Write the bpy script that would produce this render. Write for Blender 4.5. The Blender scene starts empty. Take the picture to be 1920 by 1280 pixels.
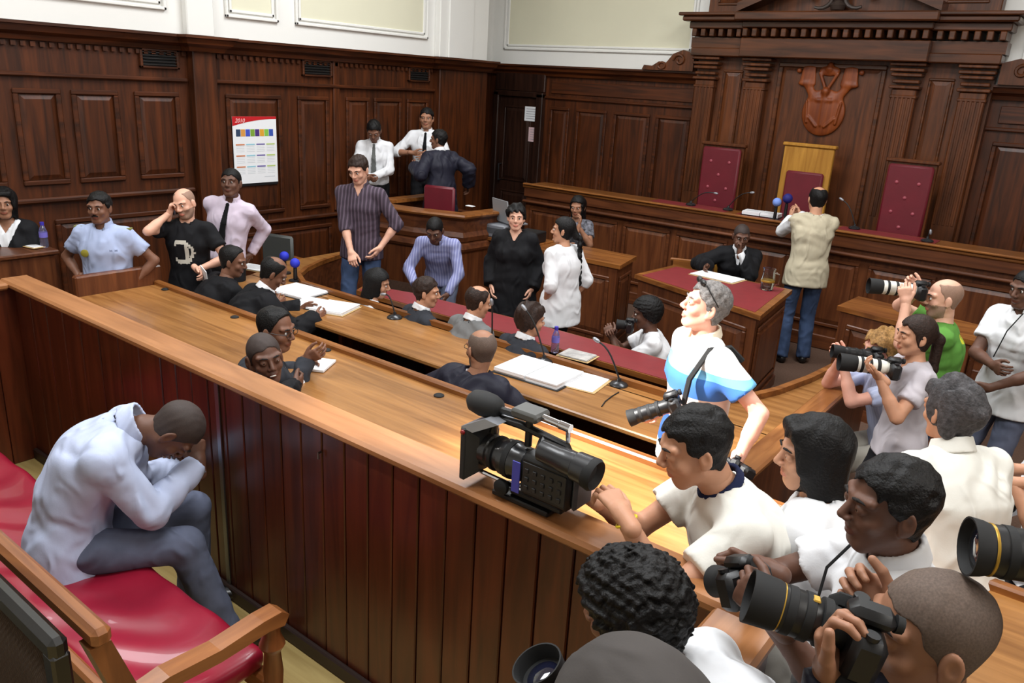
import bpy, bmesh, math, random
import numpy as np
from mathutils import Vector, Matrix
random.seed(7); np.random.seed(7)
PI = math.pi
SC = bpy.context.scene
COL = SC.collection

# ------------------------------------------------------------------ camera
F_PX = 1482.0; CAM_H = 2.65
yaw, pitch, roll = .644887, .316711, .0591464
_cy, _sy = math.cos(yaw), math.sin(yaw)
c_f = np.array([-_sy*math.cos(pitch), _cy*math.cos(pitch), -math.sin(pitch)])
_r = np.array([_cy, _sy, 0.]); _u = np.cross(_r, c_f)
c_r = math.cos(roll)*_r + math.sin(roll)*_u
c_u = -math.sin(roll)*_r + math.cos(roll)*_u
c_c = np.array([0., 0., CAM_H])
cd = bpy.data.cameras.new('camera'); cam = bpy.data.objects.new('camera', cd); COL.objects.link(cam)
M = Matrix.Identity(4)
for i in range(3):
    M[i][0] = c_r[i]; M[i][1] = c_u[i]; M[i][2] = -c_f[i]; M[i][3] = c_c[i]
cam.matrix_world = M
cd.sensor_width = 36; cd.lens = F_PX/1920*36; cd.clip_start = .02; cd.clip_end = 60
SC.camera = cam
def ray(px, py): return c_f + c_r*(px-960)/F_PX - c_u*(py-640)/F_PX
def at_z(px, py, z): d = ray(px, py); return c_c + d*(z-CAM_H)/d[2]
def at_y(px, py, y): d = ray(px, py); return c_c + d*y/d[1]
def at_d(px, py, dist): return c_c + ray(px, py)*dist

# ------------------------------------------------------------------ tags
def tag(o, label=None, cat=None, group=None, kind=None):
    if label: o['label'] = label
    if cat: o['category'] = cat
    if group: o['group'] = group
    if kind: o['kind'] = kind
    return o
def empty(name, loc=(0, 0, 0), rz=0, label=None, cat=None, group=None):
    o = bpy.data.objects.new(name, None); COL.objects.link(o)
    o.location = loc; o.rotation_euler = (0, 0, rz); o.empty_display_size = .1
    return tag(o, label, cat, group)
def copy_tree(o, parent=None):
    c = o.copy(); COL.objects.link(c); c.parent = parent
    for ch in list(o.children): copy_tree(ch, c)
    return c

# ------------------------------------------------------------------ materials
MATS = {}
def srgb(c):
    return tuple(((v/255)/12.92 if v/255 <= .04045 else ((v/255+.055)/1.055)**2.4) for v in c)
def newmat(name):
    m = bpy.data.materials.new(name); m.use_nodes = True
    nt = m.node_tree; b = nt.nodes['Principled BSDF']
    return m, nt, b
def plain(name, rgb, rough=.6, metal=0, var=.0, scale=6, bump=0, bscale=40, coat=0, spec=.5, sheen=0, emit=None, alpha=None, trans=0, sss=0):
    if name in MATS: return MATS[name]
    m, nt, b = newmat(name); c = srgb(rgb)
    b.inputs['Base Color'].default_value = (*c, 1); b.inputs['Roughness'].default_value = rough
    b.inputs['Metallic'].default_value = metal; b.inputs['Coat Weight'].default_value = coat
    b.inputs['Specular IOR Level'].default_value = spec
    b.inputs['Transmission Weight'].default_value = trans
    if sss: b.inputs['Subsurface Weight'].default_value = sss; b.inputs['Subsurface Scale'].default_value = .02; b.inputs['Subsurface Radius'].default_value = (1, .35, .2)
    if sheen: b.inputs['Sheen Weight'].default_value = sheen
    if emit: b.inputs['Emission Color'].default_value = (*c, 1); b.inputs['Emission Strength'].default_value = emit
    tc = nt.nodes.new('ShaderNodeTexCoord')
    if var:
        n = nt.nodes.new('ShaderNodeTexNoise'); n.inputs['Scale'].default_value = scale; n.inputs['Detail'].default_value = 4
        nt.links.new(tc.outputs['Object'], n.inputs['Vector'])
        r = nt.nodes.new('ShaderNodeValToRGB'); nt.links.new(n.outputs['Fac'], r.inputs['Fac'])
        r.color_ramp.elements[0].position = .3; r.color_ramp.elements[1].position = .7
        r.color_ramp.elements[0].color = (*[v*(1-var) for v in c], 1); r.color_ramp.elements[1].color = (*[min(1, v*(1+var)) for v in c], 1)
        nt.links.new(r.outputs['Color'], b.inputs['Base Color'])
    if bump:
        n2 = nt.nodes.new('ShaderNodeTexNoise'); n2.inputs['Scale'].default_value = bscale; n2.inputs['Detail'].default_value = 3
        nt.links.new(tc.outputs['Object'], n2.inputs['Vector'])
        bp = nt.nodes.new('ShaderNodeBump'); bp.inputs['Strength'].default_value = bump; bp.inputs['Distance'].default_value = .004
        nt.links.new(n2.outputs['Fac'], bp.inputs['Height']); nt.links.new(bp.outputs['Normal'], b.inputs['Normal'])
    MATS[name] = m; return m
def wood(name, light, dark, axis='x', rough=.35, coat=.25, s=1.0, rvar=.25):
    if name in MATS: return MATS[name]
    m, nt, b = newmat(name); L, D = srgb(light), srgb(dark)
    tc = nt.nodes.new('ShaderNodeTexCoord'); mp = nt.nodes.new('ShaderNodeMapping')
    nt.links.new(tc.outputs['Object'], mp.inputs['Vector'])
    st = {'x': (.7, 9, 9), 'y': (9, .7, 9), 'z': (9, 9, .7)}[axis]
    mp.inputs['Scale'].default_value = [v*s for v in st]
    n = nt.nodes.new('ShaderNodeTexNoise'); n.inputs['Scale'].default_value = 1.6; n.inputs['Detail'].default_value = 6; n.inputs['Distortion'].default_value = 1.2
    nt.links.new(mp.outputs['Vector'], n.inputs['Vector'])
    r = nt.nodes.new('ShaderNodeValToRGB'); nt.links.new(n.outputs['Fac'], r.inputs['Fac'])
    r.color_ramp.elements[0].position = .32; r.color_ramp.elements[1].position = .68
    r.color_ramp.elements[0].color = (*D, 1); r.color_ramp.elements[1].color = (*L, 1)
    n2 = nt.nodes.new('ShaderNodeTexNoise'); n2.inputs['Scale'].default_value = 1.3; n2.inputs['Detail'].default_value = 2
    nt.links.new(tc.outputs['Object'], n2.inputs['Vector'])
    mx = nt.nodes.new('ShaderNodeMix'); mx.data_type = 'RGBA'; mx.blend_type = 'MULTIPLY'
    r2 = nt.nodes.new('ShaderNodeValToRGB'); nt.links.new(n2.outputs['Fac'], r2.inputs['Fac'])
    r2.color_ramp.elements[0].color = (1-rvar, 1-rvar, 1-rvar, 1); r2.color_ramp.elements[1].color = (1.0, 1.0, 1.0, 1)
    r2.color_ramp.elements[0].position = .35; r2.color_ramp.elements[1].position = .65
    mx.inputs['Factor'].default_value = 1
    nt.links.new(r.outputs['Color'], mx.inputs['A']); nt.links.new(r2.outputs['Color'], mx.inputs['B'])
    nt.links.new(mx.outputs['Result'], b.inputs['Base Color'])
    b.inputs['Roughness'].default_value = rough; b.inputs['Coat Weight'].default_value = coat; b.inputs['Coat Roughness'].default_value = .2; b.inputs['Specular IOR Level'].default_value = .35
    bp = nt.nodes.new('ShaderNodeBump'); bp.inputs['Strength'].default_value = .12; bp.inputs['Distance'].default_value = .002
    nt.links.new(n.outputs['Fac'], bp.inputs['Height']); nt.links.new(bp.outputs['Normal'], b.inputs['Normal'])
    MATS[name] = m; return m

# ------------------------------------------------------------------ mesh builder
class MB:
    def __init__(s): s.bm = bmesh.new(); s.mi = 0
    def _f(s, vs):
        try: f = s.bm.faces.new(vs); f.material_index = s.mi; return f
        except ValueError: return None
    def hexa(s, b, t):
        vb = [s.bm.verts.new(p) for p in b]; vt = [s.bm.verts.new(p) for p in t]
        s._f(vb[::-1]); s._f(vt)
        n = len(vb)
        for i in range(n): s._f((vb[i], vb[(i+1) % n], vt[(i+1) % n], vt[i]))
    def box(s, x0, x1, y0, y1, z0, z1, bev=0.0, T=None):
        if x1 < x0: x0, x1 = x1, x0
        if y1 < y0: y0, y1 = y1, y0
        if z1 < z0: z0, z1 = z1, z0
        b = min(bev, (x1-x0)*.45, (y1-y0)*.45, (z1-z0)*.45)
        T = T or (lambda p: p)
        def ring(i, z): return [T(p) for p in ((x0+i, y0+i, z), (x1-i, y0+i, z), (x1-i, y1-i, z), (x0+i, y1-i, z))]
        if b <= 0:
            s.hexa(ring(0, z0), ring(0, z1)); return s
        lv = []
        def ring8(i, z):
            return [T(p) for p in ((x0+b, y0+i, z), (x1-b, y0+i, z), (x1-i, y0+b, z), (x1-i, y1-b, z), (x1-b, y1-i, z), (x0+b, y1-i, z), (x0+i, y1-b, z), (x0+i, y0+b, z))]
        rs = [[s.bm.verts.new(p) for p in ring8(i, z)] for i, z in ((b*.999, z0), (0, z0+b), (0, z1-b), (b*.999, z1))]
        s._f(rs[0][::-1]); s._f(rs[-1])
        for a, c in zip(rs, rs[1:]):
            for i in range(8): s._f((a[i], a[(i+1) % 8], c[(i+1) % 8], c[i]))
        return s
    def tube(s, pts, r, n=8, cap=True):
        pts = [Vector(p) for p in pts]
        if not isinstance(r, (list, tuple)): r = [r]*len(pts)
        rings = []; up = None
        for i, p in enumerate(pts):
            if i == 0: d = pts[1]-p
            elif i == len(pts)-1: d = p-pts[i-1]
            else: d = (pts[i+1]-p).normalized()+(p-pts[i-1]).normalized()
            d.normalize()
            if up is None: up = d.orthogonal().normalized()
            up = (up-d*up.dot(d)); up.normalize(); w = d.cross(up)
            rings.append([s.bm.verts.new(p+(up*math.cos(a)+w*math.sin(a))*r[i]) for a in [2*PI*k/n for k in range(n)]])
        for a, c in zip(rings, rings[1:]):
            for i in range(n): s._f((a[i], a[(i+1) % n], c[(i+1) % n], c[i]))
        if cap: s._f(rings[0][::-1]); s._f(rings[-1])
        return s
    def lathe(s, prof, o=(0, 0, 0), axis=(0, 0, 1), n=16):
        """prof: list of (radius, distance along axis)"""
        o = Vector(o); ax = Vector(axis).normalized(); u = ax.orthogonal().normalized(); w = ax.cross(u)
        rings = []
        for r, h in prof:
            r = max(r, 1e-4)
            rings.append([s.bm.verts.new(o+ax*h+(u*math.cos(a)+w*math.sin(a))*r) for a in [2*PI*k/n for k in range(n)]])
        for a, c in zip(rings, rings[1:]):
            for i in range(n): s._f((a[i], a[(i+1) % n], c[(i+1) % n], c[i]))
        s._f(rings[0][::-1]); s._f(rings[-1]); return s
    def prism(s, poly, z0, z1, T=None):
        T = T or (lambda p: p)
        s.hexa([T((x, y, z0)) for x, y in poly], [T((x, y, z1)) for x, y in poly]); return s
    def sweep(s, path, prof, closed=False):
        """prof: (side, up) points swept along horizontal path"""
        P = [Vector(p) for p in path]; rings = []
        for i, p in enumerate(P):
            if i == 0: d = (P[1]-p).normalized(); k = 1
            elif i == len(P)-1: d = (p-P[i-1]).normalized(); k = 1
            else:
                a = (p-P[i-1]).normalized(); c = (P[i+1]-p).normalized(); d = (a+c).normalized(); k = 1/max(.3, d.dot(a))
            sd = Vector((d.y, -d.x, 0)).normalized()*k
            rings.append([s.bm.verts.new(p+sd*a+Vector((0, 0, h))) for a, h in prof])
        n = len(prof)
        for a, c in zip(rings, rings[1:]):
            for i in range(n): s._f((a[i], a[(i+1) % n], c[(i+1) % n], c[i]))
        s._f(rings[0][::-1]); s._f(rings[-1]); return s
    def quad(s, a, b, c, d): s._f([s.bm.verts.new(p) for p in (a, b, c, d)]); return s
    def sphere(s, c, r, n=12, sc=(1, 1, 1)):
        m = Matrix.Translation(c) @ Matrix.Diagonal((r*sc[0], r*sc[1], r*sc[2], 1))
        g = bmesh.ops.create_uvsphere(s.bm, u_segments=n, v_segments=max(6, n*2//3), radius=1, matrix=m)
        for v in g['verts']:
            for f in v.link_faces: f.material_index = s.mi
        return s
    def build(s, name, mats, parent=None, smooth=False, kind=None, label=None):
        if not isinstance(mats, (list, tuple)): mats = [mats]
        bmesh.ops.recalc_face_normals(s.bm, faces=s.bm.faces)
        me = bpy.data.meshes.new(name); s.bm.to_mesh(me); s.bm.free()
        for m in mats: me.materials.append(m)
        if smooth:
            me.polygons.foreach_set('use_smooth', [True]*len(me.polygons))
            try: me.set_sharp_from_angle(angle=math.radians(40))
            except Exception: pass
        o = bpy.data.objects.new(name, me); COL.objects.link(o)
        if parent: o.parent = parent
        if kind: o['kind'] = kind
        if label: o['label'] = label
        return o

# ------------------------------------------------------------------ signed distance solids
def nets(V, org, h):
    S = V < 0
    nx, ny, nz = V.shape
    c = np.zeros((nx-1, ny-1, nz-1), np.uint8)
    for dx in (0, 1):
        for dy in (0, 1):
            for dz in (0, 1): c += S[dx:nx-1+dx, dy:ny-1+dy, dz:nz-1+dz]
    idx = np.argwhere((c > 0) & (c < 8))
    if len(idx) == 0: return np.zeros((0, 3)), np.zeros((0, 4), int)
    cid = -np.ones(c.shape, np.int64); cid[idx[:, 0], idx[:, 1], idx[:, 2]] = np.arange(len(idx))
    cor = np.array([(a, b, d) for a in (0, 1) for b in (0, 1) for d in (0, 1)])
    vals = np.stack([V[idx[:, 0]+k[0], idx[:, 1]+k[1], idx[:, 2]+k[2]] for k in cor], 1)
    acc = np.zeros((len(idx), 3)); cnt = np.zeros(len(idx))
    for i in range(8):
        for j in range(i+1, 8):
            if abs(cor[i]-cor[j]).sum() != 1: continue
            a, b = vals[:, i], vals[:, j]; m = (a < 0) != (b < 0)
            t = np.where(m, a/np.where(m, a-b, 1), 0)
            acc += np.where(m[:, None], cor[i]+t[:, None]*(cor[j]-cor[i]), 0); cnt += m
    P = org+(idx+acc/cnt[:, None])*h
    quads = []
    for ax in range(3):
        a = [slice(None)]*3; b = [slice(None)]*3; a[ax] = slice(0, -1); b[ax] = slice(1, None)
        s0, s1 = S[tuple(a)], S[tuple(b)]
        e = np.argwhere(s0 != s1); o1, o2 = [k for k in range(3) if k != ax]
        ok = (e[:, o1] > 0) & (e[:, o2] > 0) & (e[:, o1] < V.shape[o1]-1) & (e[:, o2] < V.shape[o2]-1); e = e[ok]
        q = []
        for d1, d2 in ((-1, -1), (0, -1), (0, 0), (-1, 0)):
            f = e.copy(); f[:, o1] += d1; f[:, o2] += d2; q.append(cid[f[:, 0], f[:, 1], f[:, 2]])
        q = np.stack(q, 1); fl = s0[e[:, 0], e[:, 1], e[:, 2]]
        if ax == 1: fl = ~fl
        q = np.where(fl[:, None], q, q[:, ::-1]); quads.append(q)
    Q = np.concatenate(quads); Q = Q[(Q >= 0).all(1)]
    return P, Q

def nrm(v): v = np.asarray(v, float); return v/(np.linalg.norm(v)+1e-12)
class SDF:
    def __init__(s, h): s.h = h; s.ops = []
    def _add(s, fn, lo, hi, k, mode): s.ops.append((fn, np.array(lo, float), np.array(hi, float), k, mode)); return s
    def cap(s, a, b, ra, rb=None, k=.02, mode='u', flat=0):
        a = np.asarray(a, float); b = np.asarray(b, float); rb = ra if rb is None else rb; ab = b-a; L2 = ab@ab+1e-12; L = L2**.5
        def fn(x, y, z):
            px, py, pz = x-a[0], y-a[1], z-a[2]
            tt = (px*ab[0]+py*ab[1]+pz*ab[2])/L2; t = np.clip(tt, 0, 1)
            d = np.sqrt((px-t*ab[0])**2+(py-t*ab[1])**2+(pz-t*ab[2])**2)-(ra+t*(rb-ra))
            if flat: d = np.maximum(d, (tt-1)*L)
            return d
        r = max(ra, rb); return s._add(fn, np.minimum(a, b)-r, np.maximum(a, b)+r, k, mode)
    def ecap(s, a, b, A, B, side, k=.03, mode='u'):
        a = np.asarray(a, float); b = np.asarray(b, float); ab = b-a; L2 = ab@ab+1e-12; sd = nrm(side)
        def fn(x, y, z):
            px, py, pz = x-a[0], y-a[1], z-a[2]
            t = np.clip((px*ab[0]+py*ab[1]+pz*ab[2])/L2, 0, 1)
            qx, qy, qz = px-t*ab[0], py-t*ab[1], pz-t*ab[2]
            qs = qx*sd[0]+qy*sd[1]+qz*sd[2]; qr = np.maximum(qx*qx+qy*qy+qz*qz-qs*qs, 0)
            w = A[0]+t*(B[0]-A[0]); d = A[1]+t*(B[1]-A[1])
            k0 = np.sqrt(qs*qs/(w*w)+qr/(d*d)); k1 = np.sqrt(qs*qs/w**4+qr/d**4)+1e-9
            return k0*(k0-1)/k1
        r = max(A[0], B[0], A[1], B[1]); return s._add(fn, np.minimum(a, b)-r, np.maximum(a, b)+r, k, mode)
    def ell(s, c, r, R=None, k=.02, mode='u'):
        c = np.asarray(c, float); r = np.asarray(r, float); R = np.eye(3) if R is None else np.asarray(R)
        def fn(x, y, z):
            px, py, pz = x-c[0], y-c[1], z-c[2]
            q = [(px*R[0, i]+py*R[1, i]+pz*R[2, i])/r[i] for i in range(3)]
            k0 = np.sqrt(q[0]**2+q[1]**2+q[2]**2)
            k1 = np.sqrt((q[0]/r[0])**2+(q[1]/r[1])**2+(q[2]/r[2])**2)+1e-9
            return k0*(k0-1)/k1
        e = max(r) if R is not None else 0; return s._add(fn, c-e, c+e, k, mode)
    def rbox(s, c, hf, R=None, r=.01, k=.01, mode='u'):
        c = np.asarray(c, float); R = np.eye(3) if R is None else np.asarray(R)
        def fn(x, y, z):
            px, py, pz = x-c[0], y-c[1], z-c[2]
            q = [np.abs(px*R[0, i]+py*R[1, i]+pz*R[2, i])-hf[i]+r for i in range(3)]
            o = np.sqrt(sum(np.maximum(v, 0)**2 for v in q)); return o+np.minimum(np.maximum(np.maximum(q[0], q[1]), q[2]), 0)-r
        e = float(np.linalg.norm(hf)); return s._add(fn, c-e, c+e, k, mode)
    def fn(s, f, mode='max'):   # whole grid function
        s.ops.append((f, None, None, 0, mode)); return s
    def run(s):
        h = s.h; us = [o for o in s.ops if o[4] == 'u']
        lo = np.min([o[1] for o in us], 0)-4*h; hi = np.max([o[2] for o in us], 0)+4*h+.012
        lo -= .012
        n = np.ceil((hi-lo)/h).astype(int)+1
        V = np.full(n, .3, np.float32)
        ax = [lo[i]+np.arange(n[i])*h for i in range(3)]
        for f, a, b, k, mode in s.ops:
            if a is None:
                X, Y, Z = np.ix_(*ax); d = f(X, Y, Z)
                if mode == 'max': V = np.maximum(V, d)
                elif mode == 'add': V = V+d
                continue
            m = k+3*h+.012
            i0 = np.maximum(0, np.floor((a-m-lo)/h).astype(int)); i1 = np.minimum(n, np.ceil((b+m-lo)/h).astype(int)+1)
            if (i1 <= i0).any(): continue
            sl = tuple(slice(i0[i], i1[i]) for i in range(3))
            X, Y, Z = np.ix_(*[ax[i][sl[i]] for i in range(3)])
            d = f(X, Y, Z); W = V[sl]
            if mode == 'u':
                hh = np.clip(.5+.5*(d-W)/max(k, 1e-5), 0, 1); V[sl] = d+(W-d)*hh-k*hh*(1-hh)
            elif mode == 's':
                d = -d; hh = np.clip(.5-.5*(d-W)/max(k, 1e-5), 0, 1); V[sl] = d+(W-d)*hh+k*hh*(1-hh)
        V = V.astype(np.float32)
        V[0] = V[-1] = .3; V[:, 0] = V[:, -1] = .3; V[:, :, 0] = V[:, :, -1] = .3
        return nets(V, lo, h)
def mesh_np(name, parts, mats, parent=None, smooth=True, label=None):
    """parts: list of (P, Q, material index array or int)"""
    parts = [p for p in parts if len(p[0])]
    if not parts: return None
    off = 0; Ps, Qs, Ms = [], [], []
    for P, Q, m in parts:
        Ps.append(P); Qs.append(Q+off); off += len(P)
        Ms.append(np.full(len(Q), m) if np.isscalar(m) else m)
    P = np.concatenate(Ps); Q = np.concatenate(Qs); Mi = np.concatenate(Ms)
    me = bpy.data.meshes.new(name)
    me.vertices.add(len(P)); me.vertices.foreach_set('co', P.astype(np.float32).ravel())
    me.loops.add(Q.size); me.loops.foreach_set('vertex_index', Q.astype(np.int32).ravel())
    me.polygons.add(len(Q)); me.polygons.foreach_set('loop_start', np.arange(0, Q.size, 4, dtype=np.int32))
    me.polygons.foreach_set('material_index', Mi.astype(np.int32))
    me.polygons.foreach_set('use_smooth', np.full(len(Q), smooth))
    me.update(calc_edges=True)
    if not isinstance(mats, (list, tuple)): mats = [mats]
    for m in mats: me.materials.append(m)
    o = bpy.data.objects.new(name, me); COL.objects.link(o)
    if parent: o.parent = parent
    if label: o['label'] = label
    return o
# ================================================================== materials
W_WALL = wood('wall_mahogany', (92, 45, 17), (50, 23, 8), 'z', .45, .1)
W_WALLH = wood('wall_mahogany_across', (92, 45, 17), (50, 23, 8), 'x', .45, .1)
W_WALLY = wood('wall_mahogany_along', (92, 45, 17), (50, 23, 8), 'y', .45, .1)
W_PANEL = wood('panel_field', (86, 41, 16), (45, 20, 7), 'z', .42, .12)
W_THRONE = wood('throne_mahogany', (108, 58, 26), (64, 32, 12), 'z', .42, .12)
W_THRONEH = wood('throne_mahogany_across', (100, 54, 25), (60, 30, 12), 'x', .35, .3)
W_DOCK = wood('dock_mahogany', (102, 46, 24), (68, 28, 14), 'z', .34, .3, 1, .15)
W_RAIL = wood('rail_oak', (182, 124, 78), (146, 94, 54), 'x', .38, .3)
W_RAILY = wood('rail_oak_y', (182, 124, 78), (146, 94, 54), 'y', .38, .3)
W_DESK = wood('desk_teak', (174, 122, 68), (134, 87, 42), 'x', .32, .35)
W_EDGE = wood('desk_edge', (156, 98, 46), (112, 64, 27), 'x', .35, .3)
W_FASC = wood('desk_front', (110, 62, 34), (74, 38, 20), 'x', .4, .2)
W_FASCZ = wood('desk_front_upright', (116, 66, 36), (78, 40, 21), 'z', .4, .25)
W_BENCH = wood('bench_wood', (168, 106, 58), (122, 70, 36), 'x', .35, .35)
W_BENCHY = wood('bench_wood_y', (168, 106, 58), (122, 70, 36), 'y', .35, .35)
W_FLOOR = wood('floor_boards', (196, 172, 112), (166, 140, 84), 'x', .4, .2)
BLACKW = plain('black_lacquer', (14, 14, 15), .3, coat=.4)
LEATHER = plain('crimson_leather', (150, 22, 48), .38, var=.12, scale=5, bump=.25, bscale=9, coat=.25)
LEATHER2 = plain('maroon_leather', (98, 16, 30), .5, var=.1, scale=7, bump=.2, bscale=30)
INLAY = plain('maroon_desk_leather', (122, 38, 42), .5, var=.08, scale=12)
PLASTER = plain('white_plaster', (236, 235, 230), .8, bump=.1, bscale=60)
CREAM = plain('cream_panel', (226, 223, 198), .8, var=.02, scale=2)
CARPET = plain('court_carpet', (86, 62, 48), .95, var=.2, scale=60)
METAL = plain('dull_metal', (130, 132, 138), .35, 1)
CHROME = plain('chrome', (200, 200, 205), .15, 1)
BLACK = plain('black_plastic', (18, 18, 20), .42, var=.1, scale=20)
BLACKR = plain('black_rubber', (12, 12, 13), .75)
PAPER = plain('paper', (235, 236, 238), .8)
YWOOD = wood('gilded_oak', (196, 142, 58), (160, 108, 36), 'z', .4, .2)
EMB = wood('emblem_wood', (142, 70, 26), (108, 48, 16), 'z', .5, .05)
GLASS = plain('clear_glass', (235, 240, 242), .03, trans=1.0)

LW, BW, RW, FW = -7.8, 10.2, 3.6, -2.6
CEIL = 5.6
def st(o): o['kind'] = 'structure'; return o
# floor
st(MB().box(LW-1, RW+.2, FW-.2, BW+.2, -.1, 0).build('floor', CARPET))
# panelled wall helper: T maps (u, depth, z)
def relief(mb, T, u0, u1, z0, z1, fr=.045, d=.03):
    mb.mi = 1
    for a0, a1, b0, b1 in ((u0, u1, z1-fr, z1), (u0, u1, z0, z0+fr), (u0, u0+fr, z0+fr, z1-fr), (u1-fr, u1, z0+fr, z1-fr)):
        mb.box(a0, a1, 0, d, b0, b1, .008, T)
    i = fr+.045
    base = [(u0+fr, .002, z0+fr), (u1-fr, .002, z0+fr), (u1-fr, .002, z1-fr), (u0+fr, .002, z1-fr)]
    top = [(u0+i, .018, z0+i), (u1-i, .018, z0+i), (u1-i, .018, z1-i), (u0+i, .018, z1-i)]
    mb.mi = 0; mb.hexa([T(p) for p in base], [T(p) for p in top])
# ---- left wall
TL = lambda p: (LW+p[1], p[0], p[2])
w = MB(); w.mi = 0; w.box(FW, 9.25, -.2, 0, 0, 2.91, 0, TL)
for u0, u1 in ((1.2, 1.65), (1.8, 2.3), (2.45, 2.85), (2.98, 3.38), (3.47, 3.9), (4.06, 4.52)): relief(w, TL, u0, u1, 1.52, 2.36)
for u0, u1 in ((5.05, 5.75), (5.98, 6.43), (6.7, 7.08), (7.16, 7.64), (7.74, 8.14)): relief(w, TL, u0, u1, 1.05, 2.36)
for u0, u1 in ((-2, -.6), (-.4, 1.0)): relief(w, TL, u0, u1, 1.52, 2.36)
for u0, u1 in ((.2, 1.5), (1.7, 3.0), (3.2, 4.5)): relief(w, TL, u0, u1, .25, 1.2)
for u0, u1 in ((5.0, 6.45), (6.7, 8.2)): relief(w, TL, u0, u1, .2, .85)
w.mi = 1
for a, b in ((FW, 4.62), (4.92, 8.25)):
    w.box(a, b, 0, .045, 2.46, 2.5, .01, TL)                     # frieze base moulding
w.box(FW, 4.62, 0, .06, 1.36, 1.41, .015, TL); w.box(4.92, 8.25, 0, .06, .93, .98, .015, TL)
w.mi = 0
for a, b in ((4.64, 4.9), (8.25, 9.25)): w.box(a, b, 0, .12, 0, 2.8, .01, TL)   # pilasters
w.box(6.5, 6.6, 0, .03, 1.0, 2.8, .01, TL)
for k in range(150): w.box(FW+k*.078, FW+k*.078+.04, 0, .03, 2.71, 2.75, 0, TL) if not (4.6 < FW+k*.078 < 4.92) else None
st(w.build('wall_left', [W_WALL, W_WALLY]))
prof = [(0, 2.76), (.05, 2.76), (.07, 2.80), (.12, 2.83), (.14, 2.88), (.17, 2.885), (.17, 2.91), (0, 2.91)]
prof = [(a, b) for a, b in prof]
c = MB(); c.sweep([(LW, FW, 0), (LW, 4.6, 0), (LW+.12, 4.62, 0), (LW+.12, 4.92, 0), (LW, 4.94, 0), (LW, 8.23, 0), (LW+.12, 8.25, 0), (LW+.12, 9.25, 0), (LW-.55, 9.9, 0), (LW-.55, BW, 0)], prof)
st(c.build('trim_1', W_WALLY, smooth=False))
# upper white wall left
w = MB(); w.box(FW, 9.25, -.2, 0, 2.91, CEIL, 0, TL); w.box(4.62, 4.92, 0, .09, 2.91, CEIL, .01, TL); w.box(8.25, 9.25, 0, .1, 2.91, CEIL, .01, TL); w.box(8.4, 8.9, .1, .13, 2.91, CEIL, .01, TL)
def wpanel(mb, T, u0, u1, z0, z1):
    mb.mi = 1; mb.box(u0+.07, u1-.07, 0, .004, z0+.07, z1-.07, 0, T); mb.mi = 0
    for f, d in ((0, .035), (.05, .02)):
        for a0, a1, b0, b1 in ((u0+f, u1-f, z1-f-.03, z1-f), (u0+f, u1-f, z0+f, z0+f+.03), (u0+f, u0+f+.03, z0+f, z1-f), (u1-f-.03, u1-f, z0+f, z1-f)):
            mb.box(a0, a1, 0, d, b0, b1, .006, T)
for u0, u1 in ((-2.2, .6), (.9, 2.4), (2.65, 4.45), (5.1, 5.75), (5.98, 8.1)): wpanel(w, TL, u0, u1, 3.12, 5.3)
st(w.build('wall_left_upper', [PLASTER, CREAM]))
# return of the left wall before the door recess
w = MB(); w.mi = 0; w.box(LW-.75, LW, 9.25-.15, 9.25, 0, 2.91); w.box(LW-.8, LW-.6, 9.2, BW+.2, 0, 2.91)
st(w.build('wall_recess', [W_WALL]))
w = MB(); w.box(LW-.75, LW, 9.1, 9.25, 2.91, CEIL); w.box(LW-.8, LW-.6, 9.2, BW+.2, 2.91, CEIL)
st(w.build('wall_recess_upper', [PLASTER]))
# ---- back wall
TB = lambda p: (p[0], BW-p[1], p[2])
w = MB(); w.box(LW-.75, RW, -.2, 0, 0, 2.91, 0, TB)
for u0, u1 in ((-7.2, -6.85), (-6.72, -6.2), (-6.08, -5.5), (-5.4, -4.88), (-1.3, -.75), (-.65, 0), (.1, .8), (.9, 1.6), (1.7, 2.4), (2.5, 3.3)): relief(w, TB, u0, u1, .4, 2.33)
w.mi = 1; w.box(-7.35, RW, 0, .04, 2.44, 2.48, .01, TB)
for u0, u1 in ((-7.2, -4.88), (-1.3, 1.2), (1.4, 3.3)): w.box(u0, u1, 0, .02, 2.52, 2.7, .006, TB)
st(w.build('wall_back', [W_WALL, W_WALLH]))
w = MB(); w.box(LW-.75, RW, -.2, 0, 2.91, CEIL, 0, TB)
for u0, u1 in ((-8.15, -4.95), (-1.22, 1.5), (1.8, 3.4)): wpanel(w, TB, u0, u1, 3.12, 5.3)
st(w.build('wall_back_upper', [PLASTER, CREAM]))
c = MB(); c.sweep([(LW-.6, BW, 0), (-4.8, BW, 0)], prof); c.sweep([(-1.4, BW, 0), (RW, BW, 0)], prof)
st(c.build('trim_2', W_WALLH))
# other walls, behind and beside the camera
st(MB().box(RW, RW+.2, FW, BW, 0, 2.91).build('wall_right', W_WALL)); st(MB().box(RW, RW+.2, FW, BW, 2.91, CEIL).build('wall_right_upper', PLASTER))
st(MB().box(LW, RW, FW-.2, FW, 0, CEIL).build('wall_front', PLASTER))
st(MB().box(LW-1, RW+.2, FW-.2, BW+.2, CEIL, CEIL+.15).build('ceiling', PLASTER))

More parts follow.
